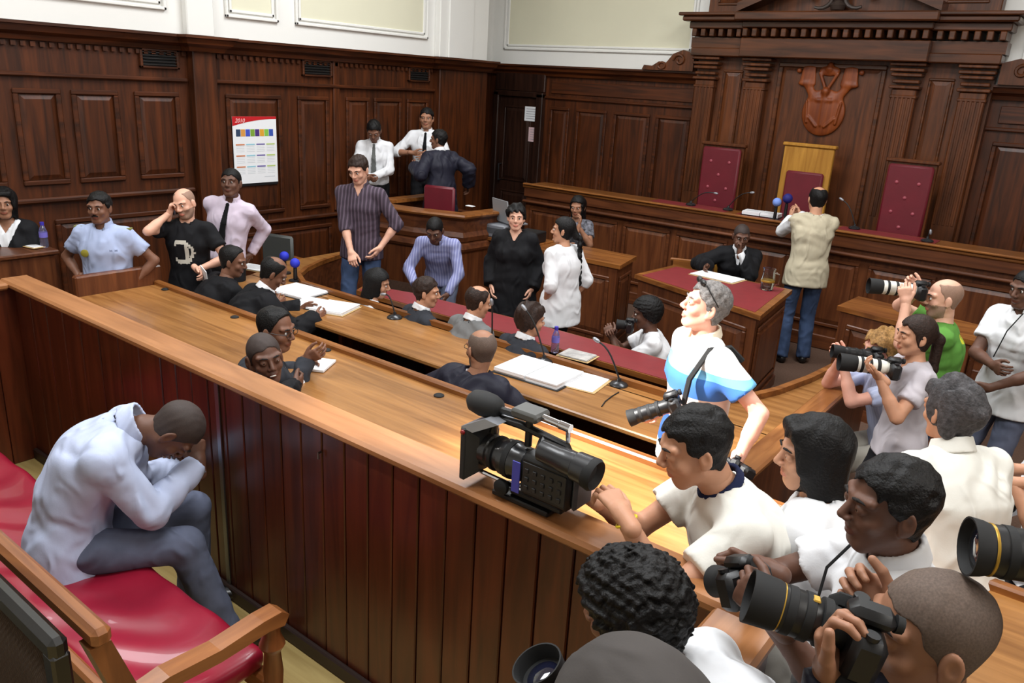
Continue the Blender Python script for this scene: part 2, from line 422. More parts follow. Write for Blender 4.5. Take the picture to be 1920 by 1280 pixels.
# ---- door in the corner recess
w = MB(); w.box(-8.15, -7.42, .0, .05, 0, 2.44, .01, TB)
for z0, z1 in ((.2, 1.0), (1.15, 2.3)): relief(w, lambda p: (p[0], BW-.05-p[1], p[2]), -8.05, -7.52, z0, z1, .03, .015)
dark = wood('door_dark', (56, 32, 22), (34, 18, 12), 'z', .4, .2)
d = st(w.build('door_1', [dark, dark]))
h = MB().tube([(-8.06, BW-.06, 1.15), (-8.06, BW-.12, 1.15), (-8.06, BW-.12, 1.4), (-8.06, BW-.06, 1.4)], .012); h.build('door_handle', METAL, d, True)
w = MB(); w.box(-8.25, -8.15, 0, .1, 0, 2.5, .01, TB); w.box(-7.42, -7.3, 0, .1, 0, 2.5, .01, TB); w.box(-8.25, -7.3, 0, .1, 2.44, 2.52, .01, TB); w.box(-8.25, -7.3, 0, .06, 2.52, 2.8, .01, TB)
st(w.build('trim_3', [dark]))
for (x0, y0, x1, y1), lb, mt in (((984, 199, 1015, 229), 'larger white notice taped to the dark door in the corner', PAPER), ((991, 238, 1009, 267), 'small pinkish notice taped below the larger one on the dark door', plain('pink_paper', (214, 182, 184), .8))):
    a = at_y(x0, y0, BW-.08); b = at_y(x1, y1, BW-.08)
    o = tag(MB().box(a[0], b[0], .068, .071, b[2], a[2], 0, TB).build('notice', mt), lb, 'notice')
    t = MB()
    for k in range(5): t.box(a[0]+.03, b[0]-.03-.03*(k % 2), .0712, .0716, a[2]-(a[2]-b[2])*(k+1)/6-.004, a[2]-(a[2]-b[2])*(k+1)/6+.004, 0, TB)
    t.build('printed_text', plain('grey_ink', (150, 146, 152), .8), o)

# ---- throne (judge's tall panelled back)
def TT(dy): return lambda p: (p[0], BW-dy-p[1], p[2])
thr = empty('judge_canopy', (-3.1, BW-.02, 0), 0, 'tall carved mahogany screen with pilasters and broken pediment behind the bench', 'screen')
def off(p, o=(-3.1, BW-.02, 0)): return (p[0]-o[0], p[1]-o[1], p[2]-o[2])
def TTo(dy): return lambda p: off((p[0], BW-dy-p[1], p[2]))
w = MB(); T = TTo(.02); w.box(-4.8, -1.4, 0, .14, 0, 3.12, 0, T)
relief(w, TTo(.16), -3.72, -2.48, .9, 3.06, .05, .03)
for a, b in ((-4.43, -4.17), (-2.03, -1.77)): relief(w, TTo(.16), a, b, .5, 2.95, .03, .02)
w.build('back_panel', [W_THRONE, W_THRONEH], thr)
for x0, x1 in ((-4.8, -4.48), (-4.12, -3.8), (-2.4, -2.08), (-1.72, -1.4)):
    w = MB(); dd = .12 if x0 in (-4.12, -2.4) else .1; T = TTo(.16)
    w.box(x0+.03, x1-.03, 0, dd, 0, 2.82, .012, T)
    for k in range(5): w.box(x0+.055+k*.045, x0+.08+k*.045, dd, dd+.008, 1.4, 2.75, .003, T)
    for z, e in ((2.72, .0), (2.82, .02), (2.88, .0), (2.95, .02), (3.0, .035), (3.06, .045)): w.box(x0+.02-e, x1-.02+e, 0, dd+.01+e, z, z+.035, .008, T)
    w.box(x0, x1, 0, dd+.05, 0, 1.0, .01, T)
    w.build('pilaster', W_THRONE, thr)
w = MB(); T = TTo(.02)
w.box(-4.84, -1.36, 0, .32, 3.1, 3.2, .01, T); w.box(-4.86, -1.34, 0, .28, 3.2, 3.32, 0, T)
w.box(-4.88, -1.32, 0, .36, 3.42, 3.5, .01, T); w.box(-4.94, -1.26, 0, .46, 3.5, 3.56, .015, T); w.box(-4.98, -1.22, 0, .5, 3.56, 3.6, .01, T)
w.box(-4.16, -2.04, .3, .4, 3.1, 3.32, .01, T); w.box(-4.16, -2.04, .3, .42, 3.43, 3.5, .01, T); w.box(-4.22, -1.98, .4, .55, 3.5, 3.6, .015, T)
w.build('entablature', W_THRONEH, thr)
for k in range(30):
    x = -4.84+k*.118
    MB().box(x, x+.06, 0, .35 if not (-4.2 < x < -2.05) else .45, 3.33, 3.42, .008, T).build('dentil', W_THRONEH, thr)
w = MB()
for s in (-1, 1):
    a = [(-3.1+s*1.12, 3.6), (-3.1+s*1.12, 3.7), (-3.1+s*.14, 4.12), (-3.1+s*.14, 4.0)]
    w.hexa([T((x, 0, z)) for x, z in a], [T((x, .5, z)) for x, z in a])
w.build('broken_pediment', W_THRONEH, thr)
w = MB(); w.box(-4.72, -1.48, 0, .2, 3.6, 4.3, .01, T)
for a, b in ((-4.6, -4.2), (-2.0, -1.6)): relief(w, TTo(.22), a, b, 3.7, 4.2, .03, .02)
w.build('attic', [W_THRONE, W_THRONEH], thr)
w = MB()
for s in (-1, 1):
    pts = [off((-3.1+s*(.2+.13*math.cos(t)), BW-.32, 3.76+.11*math.sin(t))) for t in np.linspace(0, 5.2, 14)]
    w.tube(pts, [.05-.0025*i for i in range(14)], 8)
w.lathe([(.0, 0), (.07, .01), (.09, .06), (.05, .1), (.08, .16), (.06, .26), (.02, .32)], off((-3.1, BW-.32, 3.62)), (0, 0, 1), 14)
w.build('carved_ornament', plain('dark_carving', (62, 50, 44), .4), thr, True)
# scrolled carving either side of the screen
for s, x in ((-1, -4.84), (1, -1.36)):
    w = MB(); pts = []
    prof2 = [(0, 2.91), (.75, 2.91), (.72, 2.97), (.6, 2.96), (.5, 3.02), (.4, 3.0), (.3, 3.12), (.16, 3.17), (0, 3.12)]
    w.hexa([(x+s*a, BW-.22, b) for a, b in prof2], [(x+s*a, BW-.04, b) for a, b in prof2])
    w.tube([(x+s*(.2+.09*math.cos(t)*(1-t/9)), BW-.23, 3.04+.08*math.sin(t)*(1-t/9)) for t in np.linspace(0, 7, 18)], .018, 6)
    w.tube([(x+s*(.45+.05*math.cos(t)), BW-.23, 2.97+.04*math.sin(t)) for t in np.linspace(0, 6, 12)], .014, 6)
    tag(w.build('carved_scroll', W_THRONE, None, True), 'small carved leaf scroll on the %s side of the tall screen' % ('left' if s < 0 else 'right'), 'carving')
# emblem: carved oval shield with raised wings
em = empty('coat_of_arms', (-3.1, BW-.2, 2.25), 0, 'carved wooden coat of arms with oval shield and upswept wings, above the middle judge chair', 'emblem')
g = SDF(.009)
g.ell((0, 0, .26), (.25, .045, .27), k=.03)
for s in (-1, 1):
    g.ecap((s*.13, 0, .42), (s*.24, 0, .58), (.11, .03), (.10, .028), (1, 0, 0), .03)
    g.ecap((s*.24, 0, .58), (s*.24, 0, .76), (.10, .028), (.075, .02), (1, 0, 0), .03)
    g.cap((s*.36, 0, .72), (s*.36, 0, .725), .028)
    for q in range(4): g.cap((s*(.17+q*.03), -.05, .5+q*.03), (s*(.2+q*.045), -.05, .75-q*.03), .006, k=.006, mode='s')
g.ell((0, 0, .73), (.12, .035, .06), k=.01)
g.cap((0, -.01, .76), (0, -.01, .80), .05, .03)
for s in (-1, 1): g.cap((s*.1, -.02, .7), (s*.03, -.02, .56), .018)
g.cap((0, -.03, .46), (0, -.03, .12), .028, .018); g.cap((-.08, -.03, .4), (.08, -.03, .4), .02); g.cap((0, -.03, .5), (0, -.03, .505), .045)
for s in (-1, 1): g.cap((s*.17, -.04, .14), (s*.2, -.04, .38), .012); g.cap((s*.05, -.045, .1), (s*.15, -.04, .2), .012)
P, Q = g.run(); mesh_np('carved_shield', [(P, Q, 0)], EMB, em)
MB().box(-.2, .2, 0, .1, .1, .7).build('mounting_block', W_THRONE, em)

# ---- vents in the left wall frieze
for a, b in ((4.14, 4.54), (6.05, 6.48), (7.75, 8.15)):
    o = empty('vent_grille', (LW, (a+b)/2, 2.67), 0, {4.14: 'dark vent grille in the frieze above the uniformed officer', 6.05: 'dark vent grille in the frieze right of the wall planner', 7.75: 'dark vent grille in the frieze nearest the far corner'}[a], 'vent', 'frieze vents')
    hw = (b-a)/2
    f = MB()
    for y0, y1, z0, z1 in ((-hw, hw, .07, .09), (-hw, hw, -.09, -.07), (-hw, -hw+.025, -.09, .09), (hw-.025, hw, -.09, .09)): f.box(.0, .04, y0, y1, z0, z1, .004)
    f.build('frame', W_WALLY, o); MB().box(.001, .008, -hw+.02, hw-.02, -.075, .075).build('backing', BLACKR, o)
    for k in range(5): MB().box(.008, .03, -hw+.025, hw-.025, -.06+k*.028, -.052+k*.028).build('slat', plain('vent_dark', (26, 22, 20), .5), o)
# ---- wall planner
pl = empty('wall_planner', (LW+.012, 5.38, 1.77), 0, 'white year planner poster with red curved header taped to the left wall', 'poster')
Tp = lambda p: (p[1]+.02, p[0], p[2])
MB().box(-.28, .28, 0, .003, -.36, .36, 0, Tp).build('sheet', PAPER, pl)
r_ = MB(); pts = [(-.28, .36), (.28, .36), (.28, .335)]+[(.28-.56*t, .335-.075*t**2) for t in np.linspace(.15, 1, 8)]
r_.hexa([Tp((x, .003, z)) for x, z in pts], [Tp((x, .005, z)) for x, z in pts]); r_.build('red_header', plain('planner_red', (190, 12, 24), .6), pl)
MB().box(-.28, .28, 0, .004, -.39, -.36, 0, Tp).build('black_strip', BLACK, pl)
cols = [(40, 60, 90), (214, 150, 70), (60, 80, 190), (120, 160, 50), (70, 40, 120), (220, 160, 40), (130, 190, 70), (50, 80, 170)]
cm = [plain('planner_%d' % i, c, .7) for i, c in enumerate(cols)]
t = MB()
for i in range(8): t.mi = i; t.box(-.24+i*.06, -.185+i*.06, .003, .0045, .15, .225, 0, Tp)
t.build('coloured_blocks', cm, pl)
t = MB(); cm2 = [plain('pl_orange', (205, 130, 90), .7), plain('pl_cyan', (150, 200, 215), .7), plain('pl_violet', (110, 100, 160), .7), plain('pl_lime', (180, 200, 120), .7), plain('pl_grey', (205, 208, 212), .7)]
for r in range(3):
    for q in range(4):
        t.mi = q; t.box(-.25+q*.13, -.14+q*.13, .003, .0045, .055-r*.12, .07-r*.12, 0, Tp); t.mi = 4
        for k in range(4): t.box(-.245+q*.13, -.145+q*.13, .003, .004, .04-k*.018-r*.12, .045-k*.018-r*.12, 0, Tp)
t.mi = 4; t.box(.1, .24, .003, .004, -.3, -.29, 0, Tp)
t.build('month_grid', cm2, pl)
def text_mesh(name, body, size, mat, parent, loc, rot, ext=.0006, shear=0):
    cu = bpy.data.curves.new(name, 'FONT'); cu.body = body; cu.size = size; cu.extrude = ext; cu.shear = shear
    t = bpy.data.objects.new(name, cu); COL.objects.link(t); dg = bpy.context.evaluated_depsgraph_get()
    me = bpy.data.meshes.new_from_object(t.evaluated_get(dg)); bpy.data.objects.remove(t)
    me.materials.clear(); me.materials.append(mat); o = bpy.data.objects.new(name, me); COL.objects.link(o)
    o.parent = parent; o.location = loc; o.rotation_euler = rot; return o
text_mesh('year_text', '2010', .06, plain('pale_pink', (240, 200, 200), .7), pl, (.0265, -.25, .297), (PI/2, 0, PI/2), shear=.3)
# ================================================================== dock
DZ = .25      # raised floor of the dock and aisle
st(MB().box(-5.05, RW, FW, 1.78, 0, DZ).build('floor_dock', W_FLOOR))
dk = empty('dock_partition', (-2.8, 1.85, 0), 0, 'tall mahogany plank partition of the dock with a broad oak top rail', 'partition')
def ds(p): return (p[0]+2.8, p[1]-1.85, p[2])
w = MB()
x = -5.0
rnd = random.Random(3)
while x < -.5:
    ww = .13 if x > -3.4 else .2
    w.box(x+.003, min(x+ww-.003, -.5), 1.785-rnd.random()*.002, 1.83, DZ, 1.35, .004, ds); x += ww
w.box(-5.0, -.5, 1.80, 1.86, 0, 1.35, 0, ds)
w.build('plank_panel', W_DOCK, dk)
w = MB()
for k in range(34): w.box(-.56, -.5, FW+.13*k, FW+.13*k+.126, DZ, 1.35, .004, ds)
w.box(-.54, -.46, FW, 1.8, 0, 1.35, 0, ds)
w.build('side_panel', W_DOCK, dk)
w = MB()
for k in range(26): w.box(-5.06, -5.0, FW+.17*k, FW+.17*k+.166, DZ, 1.35, .004, ds)
w.build('far_side_panel', W_DOCK, dk)
w = MB(); w.box(-5.1, -.43, 1.745, 1.905, 1.35, 1.39, .012, ds); w.build('top_rail', W_RAIL, dk)
w = MB(); w.box(-.6, -.43, FW, 1.745, 1.35, 1.39, .012, ds); w.box(-5.1, -4.95, FW, 1.745, 1.35, 1.39, .012, ds); w.build('side_rail', W_RAILY, dk)
MB().box(-2.945, -2.915, 1.775, 1.785, DZ, 1.345, .002, ds).build('metal_strip', METAL, dk)
MB().box(-5.0, -.56, 1.76, 1.785, DZ, DZ+.07, .006, ds).build('skirting', plain('dark_skirting', (40, 22, 16), .5), dk)
MB().tube([ds((-2.23, 1.78, 1.25)), ds((-2.23, 1.765, 1.25)), ds((-2.23, 1.765, 1.225))], .005, 6).build('hook', METAL, dk, True)

# ================================================================== long desks
# platform tier for the row behind the dock
st(MB().box(-6.55, RW, 1.91, 3.24, 0, .12).build('floor_tier', CARPET))
def longdesk(name, lb, x0, x1, y0, y1, z, ledge=True, fl=0):
    o = empty(name, ((x0+x1)/2, (y0+y1)/2, fl), 0, lb, 'desk'); cx, cy = (x0+x1)/2, (y0+y1)/2
    S = lambda p: (p[0]-cx, p[1]-cy, p[2]-fl)
    MB().box(x0, x1, y0, y1-.03, z-.035, z, .008, S).build('desktop', W_DESK, o)
    MB().box(x0, x1, y1-.05, y1, z-.035, z+.035, .01, S).build('ledge', W_EDGE, o)
    w = MB(); w.box(x0+.02, x1-.02, y1-.03, y1+.0, fl, z-.035, 0, S)
    w.build('front_panel', W_FASC, o)
    for xe in (x0, x1-.04): MB().box(xe, xe+.04, y0+.06, y1-.03, fl, z-.035, .006, S).build('end_panel', W_FASCZ, o)
    n = int((x1-x0)/1.6)
    for k in range(1, n): MB().box(x0+k*(x1-x0)/n-.02, x0+k*(x1-x0)/n+.02, y0+.15, y1-.03, fl, z-.035, 0, S).build('upright', W_FASCZ, o)
    return o, S
d1, S1 = longdesk('courtroom_desk', 'long teak desk right behind the dock, two dark-suited men seated at it', -5.98, 2.6, 2.5, 3.19, .95, fl=.12)
w = MB(); w.box(-6.05, -5.98, 2.55, 3.22, .12, 1.1, .012, S1); w.build('end_board', W_FASCZ, d1)
# grommets / sockets on the first desk
for px, py in ((1010-187, 742), (612, 657), (440, 595), (310, 543)):
    a = at_z(px, py, .95); o = tag(MB().lathe([(.03, 0), (.03, .006), (.02, .012), (.012, .014)], (a[0], a[1], .95), n=14).build('cable_grommet', BLACKR, None, True), 'small black socket cover on the first long desk, %s' % {823: 'nearest the video camera', 612: 'beside the gesturing hands', 440: 'behind the two seated men', 310: 'near the far left end'}[px], 'socket', 'desk sockets')
d2, S2 = longdesk('courtroom_desk', 'second long teak desk with open files and gooseneck microphones', -6.3, -1.2, 3.73, 4.30, .80)
for c_ in list(d2.children):
    if c_.name.startswith('ledge') or c_.name.startswith('front_panel'): bpy.data.objects.remove(c_)
# flared ends of the second desk following the curved ledge
arcR = [(-2.0, 4.34), (-1.75, 4.46), (-1.6, 4.66), (-1.5, 4.95), (-1.42, 5.35), (-1.36, 5.87)]
arcL = [(-5.7, 4.36), (-5.95, 4.5), (-6.12, 4.72), (-6.26, 5.0), (-6.38, 5.35), (-6.44, 5.87)]
polyR = [(-2.6, 4.25), (-2.6, 4.34)]+arcR+[(-1.2, 5.87), (-1.2, 4.25)]
polyL = [(-5.2, 4.34), (-5.2, 4.25), (-6.3, 4.25), (-6.56, 4.8), (-6.6, 5.87)]+arcL[::-1]
for nm, pg in (('right_wing', polyR), ('left_wing', polyL)):
    w = MB(); w.prism(pg[::-1] if nm == 'right_wing' else pg, .765, .80, S2); w.build('desk_wing', W_DESK, d2)
w = MB(); w.box(-5.3, -2.5, 4.2, 4.34, .765, .7995, 0, S2); w.build('desk_strip', W_DESK, d2)
path = [S2((x, y, 0)) for x, y in arcL[::-1]+arcR]
w = MB(); w.sweep(path, [(-.045, .80), (0, .80), (0, .84), (-.045, .84)]); w.build('curved_ledge', W_EDGE, d2, False)
w = MB(); w.sweep(path, [(-.04, 0), (-.01, 0), (-.01, .8), (-.04, .8)]); w.build('front_panel', W_FASC, d2, False)
w = MB(); w.box(-1.24, -1.17, 3.3, 5.9, 0, .85, .008, S2); w.build('end_wall', W_FASCZ, d2)
w = MB(); w.box(-1.27, -1.13, 3.28, 5.92, .85, .89, .012, S2); w.build('end_rail', wood('end_rail_wood', (170, 112, 62), (128, 76, 38), 'y', .3, .4), d2)
# red-topped inner table
rt = empty('clerks_table', (-3.7, 4.95, 0), 0, 'long maroon leather-topped table in front of the second desk', 'table')
S = lambda p: (p[0]+3.7, p[1]-4.95, p[2])
pg = [(-5.4, 4.75), (-1.9, 4.75), (-1.75, 5.1), (-2.6, 5.16), (-3.9, 5.15), (-5.0, 5.08), (-5.5, 4.95)]
MB().prism(pg, .71, .75, S).build('tabletop', W_EDGE, rt)
MB().prism([(x*.985-.055, 4.95+(y-4.95)*.93) for x, y in pg], .75, .753, S).build('leather_top', INLAY, rt)
MB().prism([(x, y) for x, y in ((-5.2, 5.0), (-2.0, 5.05), (-2.0, 5.09), (-5.2, 5.04))], 0, .71, S).build('front_panel', W_FASC, rt)
for xx in (-5.15, -3.6, -2.05): MB().box(xx-.02, xx+.02, 4.82, 5.04, 0, .71, 0, S).build('support', W_FASCZ, rt)

# ================================================================== judge bench
jb = empty('judges_bench', (-2.8, 9, 0), 0, 'long raised mahogany judges bench with maroon leather top along the back wall', 'bench')
S = lambda p: (p[0]+2.8, p[1]-9, p[2])
w = MB(); w.box(-6.62, 3.2, 8.83, 9.35, 1.28, 1.32, .01, S); w.box(-6.6, 3.2, 8.80, 8.87, 1.32, 1.345, .008, S); w.build('counter', W_EDGE, jb)
for a, b in ((-4.75, -3.75), (-3.6, -2.6), (-2.45, -1.45)): MB().box(a, b, 8.9, 9.3, 1.32, 1.324, 0, S).build('leather_inlay', INLAY, jb)
w = MB(); w.box(-6.58, 3.2, 8.88, 8.94, 0, 1.28, 0, S)
w.mi = 1; w.box(-6.6, 3.2, 8.84, 8.88, 1.16, 1.28, .01, S); w.box(-6.6, 3.2, 8.8, 8.88, 1.08, 1.12, .015, S); w.box(-6.6, 3.2, 8.84, 8.88, 0, .16, .01, S)
for k in range(13):
    x0 = -6.5+k*.75; relief(w, lambda p: S((p[0], 8.88-p[1], p[2])), x0, x0+.66, .26, 1.02, .04, .025)
w.build('front_panel', [W_FASCZ, W_FASC], jb)
st(MB().box(-6.6, 3.2, 8.94, BW, 0, .45).build('floor_dais', CARPET))
# judges' chairs
def jchair(x, y, zt, tw, lb, kind):
    o = empty('judge_chair', (x, y, .45), 0, lb, 'chair', 'high-backed judges chairs')
    H = zt-.45
    wm = YWOOD if kind == 'gilt' else W_THRONE
    w = MB(); t = tw
    if kind == 'gilt':
        w.box(-t, t, .0, .06, .5, H, .008); w.box(-t-.02, t+.02, -.02, .08, H, H+.04, .01)
        w.build('back_frame', wm, o)
        MB().box(-t+.08, t-.06, -.05, .0, .55, H-.28, .03).build('back_cushion', LEATHER2, o, True)
    else:
        w.box(-t, t, .0, .06, .4, H-.02, .008); w.box(-t-.02, t+.02, -.03, .07, H-.03, H+.01, .01); w.build('back_frame', wm, o)
        MB().box(-t+.02, t-.02, -.05, .0, .45, H-.05, .035).build('back_cushion', LEATHER2, o, True)
        for r in range(6):
            for q in ((-.5, .5) if r % 2 else (0,)):
                MB().sphere((q*t*.9, -.052, .6+r*.16), .02, 8, (1, .5, 1)).build('button', plain('button_leather', (150, 66, 78), .4), o, True)  # paler than the cushion: button highlights put into the colour
    MB().box(-t, t, -.5, .02, .42, .5, .03).build('seat', LEATHER2, o, True)
    for s in (-1, 1):
        MB().box(s*t-.02, s*t+.02, -.45, 0, .66, .7, .01).build('armrest', wm, o)
        MB().box(s*t-.02, s*t+.02, -.45, -.4, 0, .66, .006).build('leg', wm, o); MB().box(s*t-.02, s*t+.02, .0, .05, 0, .42, .006).build('leg', wm, o)
    return o
jchair(-4.12, 9.62, 2.07, .27, 'high button-backed maroon judge chair on the left, beside the left pilaster', 'b')
jchair(-3.07, 9.62, 2.12, .29, 'middle judge chair with yellow wooden frame and lower maroon cushion', 'gilt')
jchair(-1.92, 9.55, 2.09, .25, 'high button-backed maroon judge chair on the right, with pale wooden top rail', 'b')

# ================================================================== small court desks
def clerkdesk(lb, pts, z, leather, name='clerk_desk'):
    cx = sum(p[0] for p in pts)/len(pts); cy = sum(p[1] for p in pts)/len(pts)
    o = empty(name, (cx, cy, 0), 0, lb, 'desk')
    S = lambda p: (p[0]-cx, p[1]-cy, p[2])
    def sc(k, zz=0): return [(cx+(x-cx)*k, cy+(y-cy)*k) for x, y in pts]
    MB().prism(sc(1.0), z-.04, z, S).build('desktop', W_EDGE, o)
    if leather: MB().prism(sc(.9), z, z+.003, S).build('leather_top', INLAY, o)
    w = MB(); b = sc(.94); w.prism(b, .0, z-.04, S)
    w.mi = 1
    for (xa, ya), (xb, yb) in zip(b, b[1:]+b[:1]):
        L = math.hypot(xb-xa, yb-ya); ux, uy = (xb-xa)/L, (yb-ya)/L; nx, ny = uy, -ux
        T = lambda p: S((xa+ux*p[0]+nx*p[1], ya+uy*p[0]+ny*p[1], p[2]))
        if L > .4: relief(w, T, .08, L-.08, .15, z-.14, .04, .02); w.mi = 1
        w.box(0, L, 0, .02, 0, .1, 0, T)
    w.build('body', [W_FASCZ, W_FASC], o)
    return o
clerkdesk('clerk desk with maroon leather top where a robed man sits with papers', [tuple(at_z(a, b, .95)[:2]) for a, b in ((1190, 514), (1426, 592), (1486, 543), (1262, 497))], .95, True)
clerkdesk('plain wooden side desk beside the woman in patterned blouse', [tuple(at_z(a, b, .95)[:2]) for a, b in ((985, 462), (1163, 498), (1194, 480), (1020, 447))], .95, False)
clerkdesk('plain wooden side desk on the right behind the photographer in green', [tuple(at_z(a, b, .95)[:2]) for a, b in ((1570, 573), (1830, 640), (1850, 612), (1610, 555))], .95, False)
# witness box
pts = [(-6.95, 6.15), (-6.2, 6.3), (-5.65, 6.5), (-5.6, 7.3), (-6.95, 7.4)]
wb = empty('witness_box', (-6.2, 6.8, 0), 0, 'angular wooden witness box with thick stepped rim holding the red chair', 'witness box')
S = lambda p: (p[0]+6.2, p[1]-6.8, p[2])
path = [S((x, y, 0)) for x, y in [(-6.95, 7.4)]+pts[:4]+[(-5.6, 7.35)]]
for nm, pr_, mt in (('rim', [(-.14, 1.21), (.05, 1.21), (.06, 1.23), (.05, 1.25), (-.14, 1.25)], W_EDGE), ('frieze', [(-.04, .95), (.02, .95), (.03, 1.0), (.0, 1.05), (.0, 1.17), (.03, 1.21), (-.04, 1.21)], W_FASC), ('panel', [(-.04, 0), (.0, 0), (.0, .95), (-.04, .95)], W_FASCZ), ('lower_moulding', [(0, .84), (.03, .84), (.045, .87), (.03, .92), (0, .94)], W_FASC)):
    w = MB(); w.sweep(path, pr_); w.build(nm, mt, wb)
MB().prism([(x*.98-.12, y) for x, y in pts], 0, .4, S).build('floor_step', CARPET, wb)
rc = empty('witness_chair', (-6.35, 6.85, .4), .3, 'red padded chair inside the witness box', 'chair')
MB().box(-.2, .2, .0, .05, .55, 1.05, .04).build('backrest', LEATHER2, rc, True); MB().box(-.22, .22, -.42, .02, .42, .5, .03).build('seat', LEATHER2, rc, True)
for sx in (-.19, .19):
    for sy in (-.38, .0): MB().box(sx-.015, sx+.015, sy-.015, sy+.015, 0, .42, .003).build('leg', W_FASCZ, rc)
    MB().box(sx-.015, sx+.015, 0, .03, .42, .6, .003).build('back_post', W_FASCZ, rc)
# platform behind along left wall where attendants stand
st(MB().box(LW, -6.98, 5.75, 9.2, 0, .42).build('floor_step', CARPET))
# wooden stair rail / box behind the attendants
w = MB(); w.box(-.35, .35, -.04, .0, 0, .95, .01); w.box(-.38, .38, -.07, .03, .95, .99, .01); o = tag(w.build('balustrade', W_FASCZ), 'dark wooden balustrade below the two attendants in white shirts', 'balustrade'); o.location = (-6.9, 8.0, .0)
# low rail along the left wall (dado shelf) and left table
c = at_z(112, 468, 1.12)
lt = empty('side_table', (-7.2, float(c[1])-.45, 0), 0, 'dark raised wooden counter at the left edge with a water bottle on it', 'table')
ex = float(c[0])+7.2
MB().box(-.5, ex, -.75, .45, 1.08, 1.12, .01).build('tabletop', W_FASC, lt)
MB().box(ex-.06, ex-.02, -.7, .41, 0, 1.08).build('front_panel', W_FASCZ, lt); MB().box(-.45, ex-.04, .36, .40, 0, 1.08).build('end_panel', W_FASCZ, lt)
# low barrier in front of the leaning man
br = empty('low_barrier', (-7.2, 5.6, 0), 0, 'low wooden barrier with moulded cap beside the man in purple shirt', 'barrier')
w = MB(); w.box(-.5, .6, -.02, .02, 0, .55); w.build('side_panel', W_FASCZ, br)
w = MB(); w.box(-.5, .63, -.05, .05, .55, .59, .012); w.build('cap', W_EDGE, br)

# ================================================================== red bench (dock) and lattice bench
rb = empty('red_bench', (-3.2, 1.1, DZ), 0, 'oak bench with crimson leather seat in the dock, the bowed man sits on it', 'bench')
S = lambda p: (p[0]+3.2, p[1]-1.1, p[2]-DZ)
g = SDF(.011); xs0, xs1 = -4.85, -2.02
L_ = xs1-xs0
def seatf(x, y, z):
    qx = np.abs(x-(xs0+xs1)/2)-(L_/2-.04); qy = np.abs(y-1.13)-(.235-.04); zz = .655+.006*np.sin(x*9)*np.sin(y*14+x*3)+.005*np.sin(x*23+4*np.sin(y*9))
    qz = np.abs(z-zz)-.045+.035
    return np.sqrt(np.maximum(qx, 0)**2+np.maximum(qy, 0)**2+np.maximum(qz, 0)**2)+np.minimum(np.maximum(np.maximum(qx, qy), qz), 0)-.035
g._add(seatf, (xs0, .89, .6), (xs1, 1.37, .71), .001, 'u'); P, Q = g.run()
P = P-np.array([-3.2, 1.1, DZ]); mesh_np('seat_cushion', [(P, Q, 0)], LEATHER, rb)
w = MB(); w.box(-4.88, -1.98, .9, .95, .54, .62, .01, S); w.box(-4.88, -1.98, 1.31, 1.36, .54, .62, .01, S); w.build('seat_rail', W_BENCH, rb)
w = MB(); w.box(-4.9, -1.90, .745, .80, 1.13, 1.19, .015, S); w.build('back_rail', W_BENCH, rb)
w = MB(); w.box(-4.9, -1.95, .81, .85, .78, .85, .01, S); w.build('lower_back_rail', W_BENCH, rb)
for xx in (-4.87, -3.4, -1.95):
    w = MB(); w.hexa([S(p) for p in ((xx-.03, .87, DZ), (xx+.03, .87, DZ), (xx+.03, .94, DZ), (xx-.03, .94, DZ))], [S(p) for p in ((xx-.03, .86, .7), (xx+.03, .86, .7), (xx+.03, .93, .7), (xx-.03, .93, .7))])
    w.hexa([S(p) for p in ((xx-.03, .86, .7), (xx+.03, .86, .7), (xx+.03, .93, .7), (xx-.03, .93, .7))], [S(p) for p in ((xx-.03, .74, 1.13), (xx+.03, .74, 1.13), (xx+.03, .80, 1.13), (xx-.03, .80, 1.13))])
    w.build('back_post', wood('bench_post', (150, 92, 50), (104, 58, 30), 'z', .35, .3), rb)
for xx in (-4.87, -1.95):
    w = MB(); pts = [(.80, .885), (.95, .91), (1.12, .90), (1.28, .915), (1.35, .915), (1.38, .89), (1.36, .855), (1.3, .865), (1.12, .855), (.95, .865), (.80, .84)]
    w.hexa([S((xx-.035, a, b)) for a, b in pts], [S((xx+.035, a, b)) for a, b in pts]); w.build('armrest', W_BENCHY, rb)
    w = MB(); w.lathe([(.03, 0), (.03, .08), (.045, .1), (.03, .12), (.022, .2), (.035, .28), (.045, .31), (.03, .34), (.035, .42), (.028, .5), (.045, .53), (.03, .57), (.03, .62)], S((xx, 1.33, DZ)), (0, 0, 1), 14); w.build('leg', wood('bench_leg', (140, 82, 42), (100, 56, 28), 'z', .35, .3), rb, True)
lb_ = empty('lattice_bench', (-3.3, .6, DZ), 0, 'black lacquered bench back with woven cane lattice behind the red bench', 'bench')
S = lambda p: (p[0]+3.3, p[1]-.6, p[2]-DZ)
w = MB(); w.box(-4.9, -1.93, .65, .70, 1.13, 1.2, .016, S); w.build('top_rail', BLACKW, lb_)
for xx in (-4.88, -3.5, -1.96): MB().box(xx-.03, xx+.03, .65, .70, DZ, 1.15, .008, S).build('post', BLACKW, lb_)
MB().box(-4.9, -1.93, .655, .69, .7, .75, .01, S).build('lower_rail', BLACKW, lb_)
w = MB()
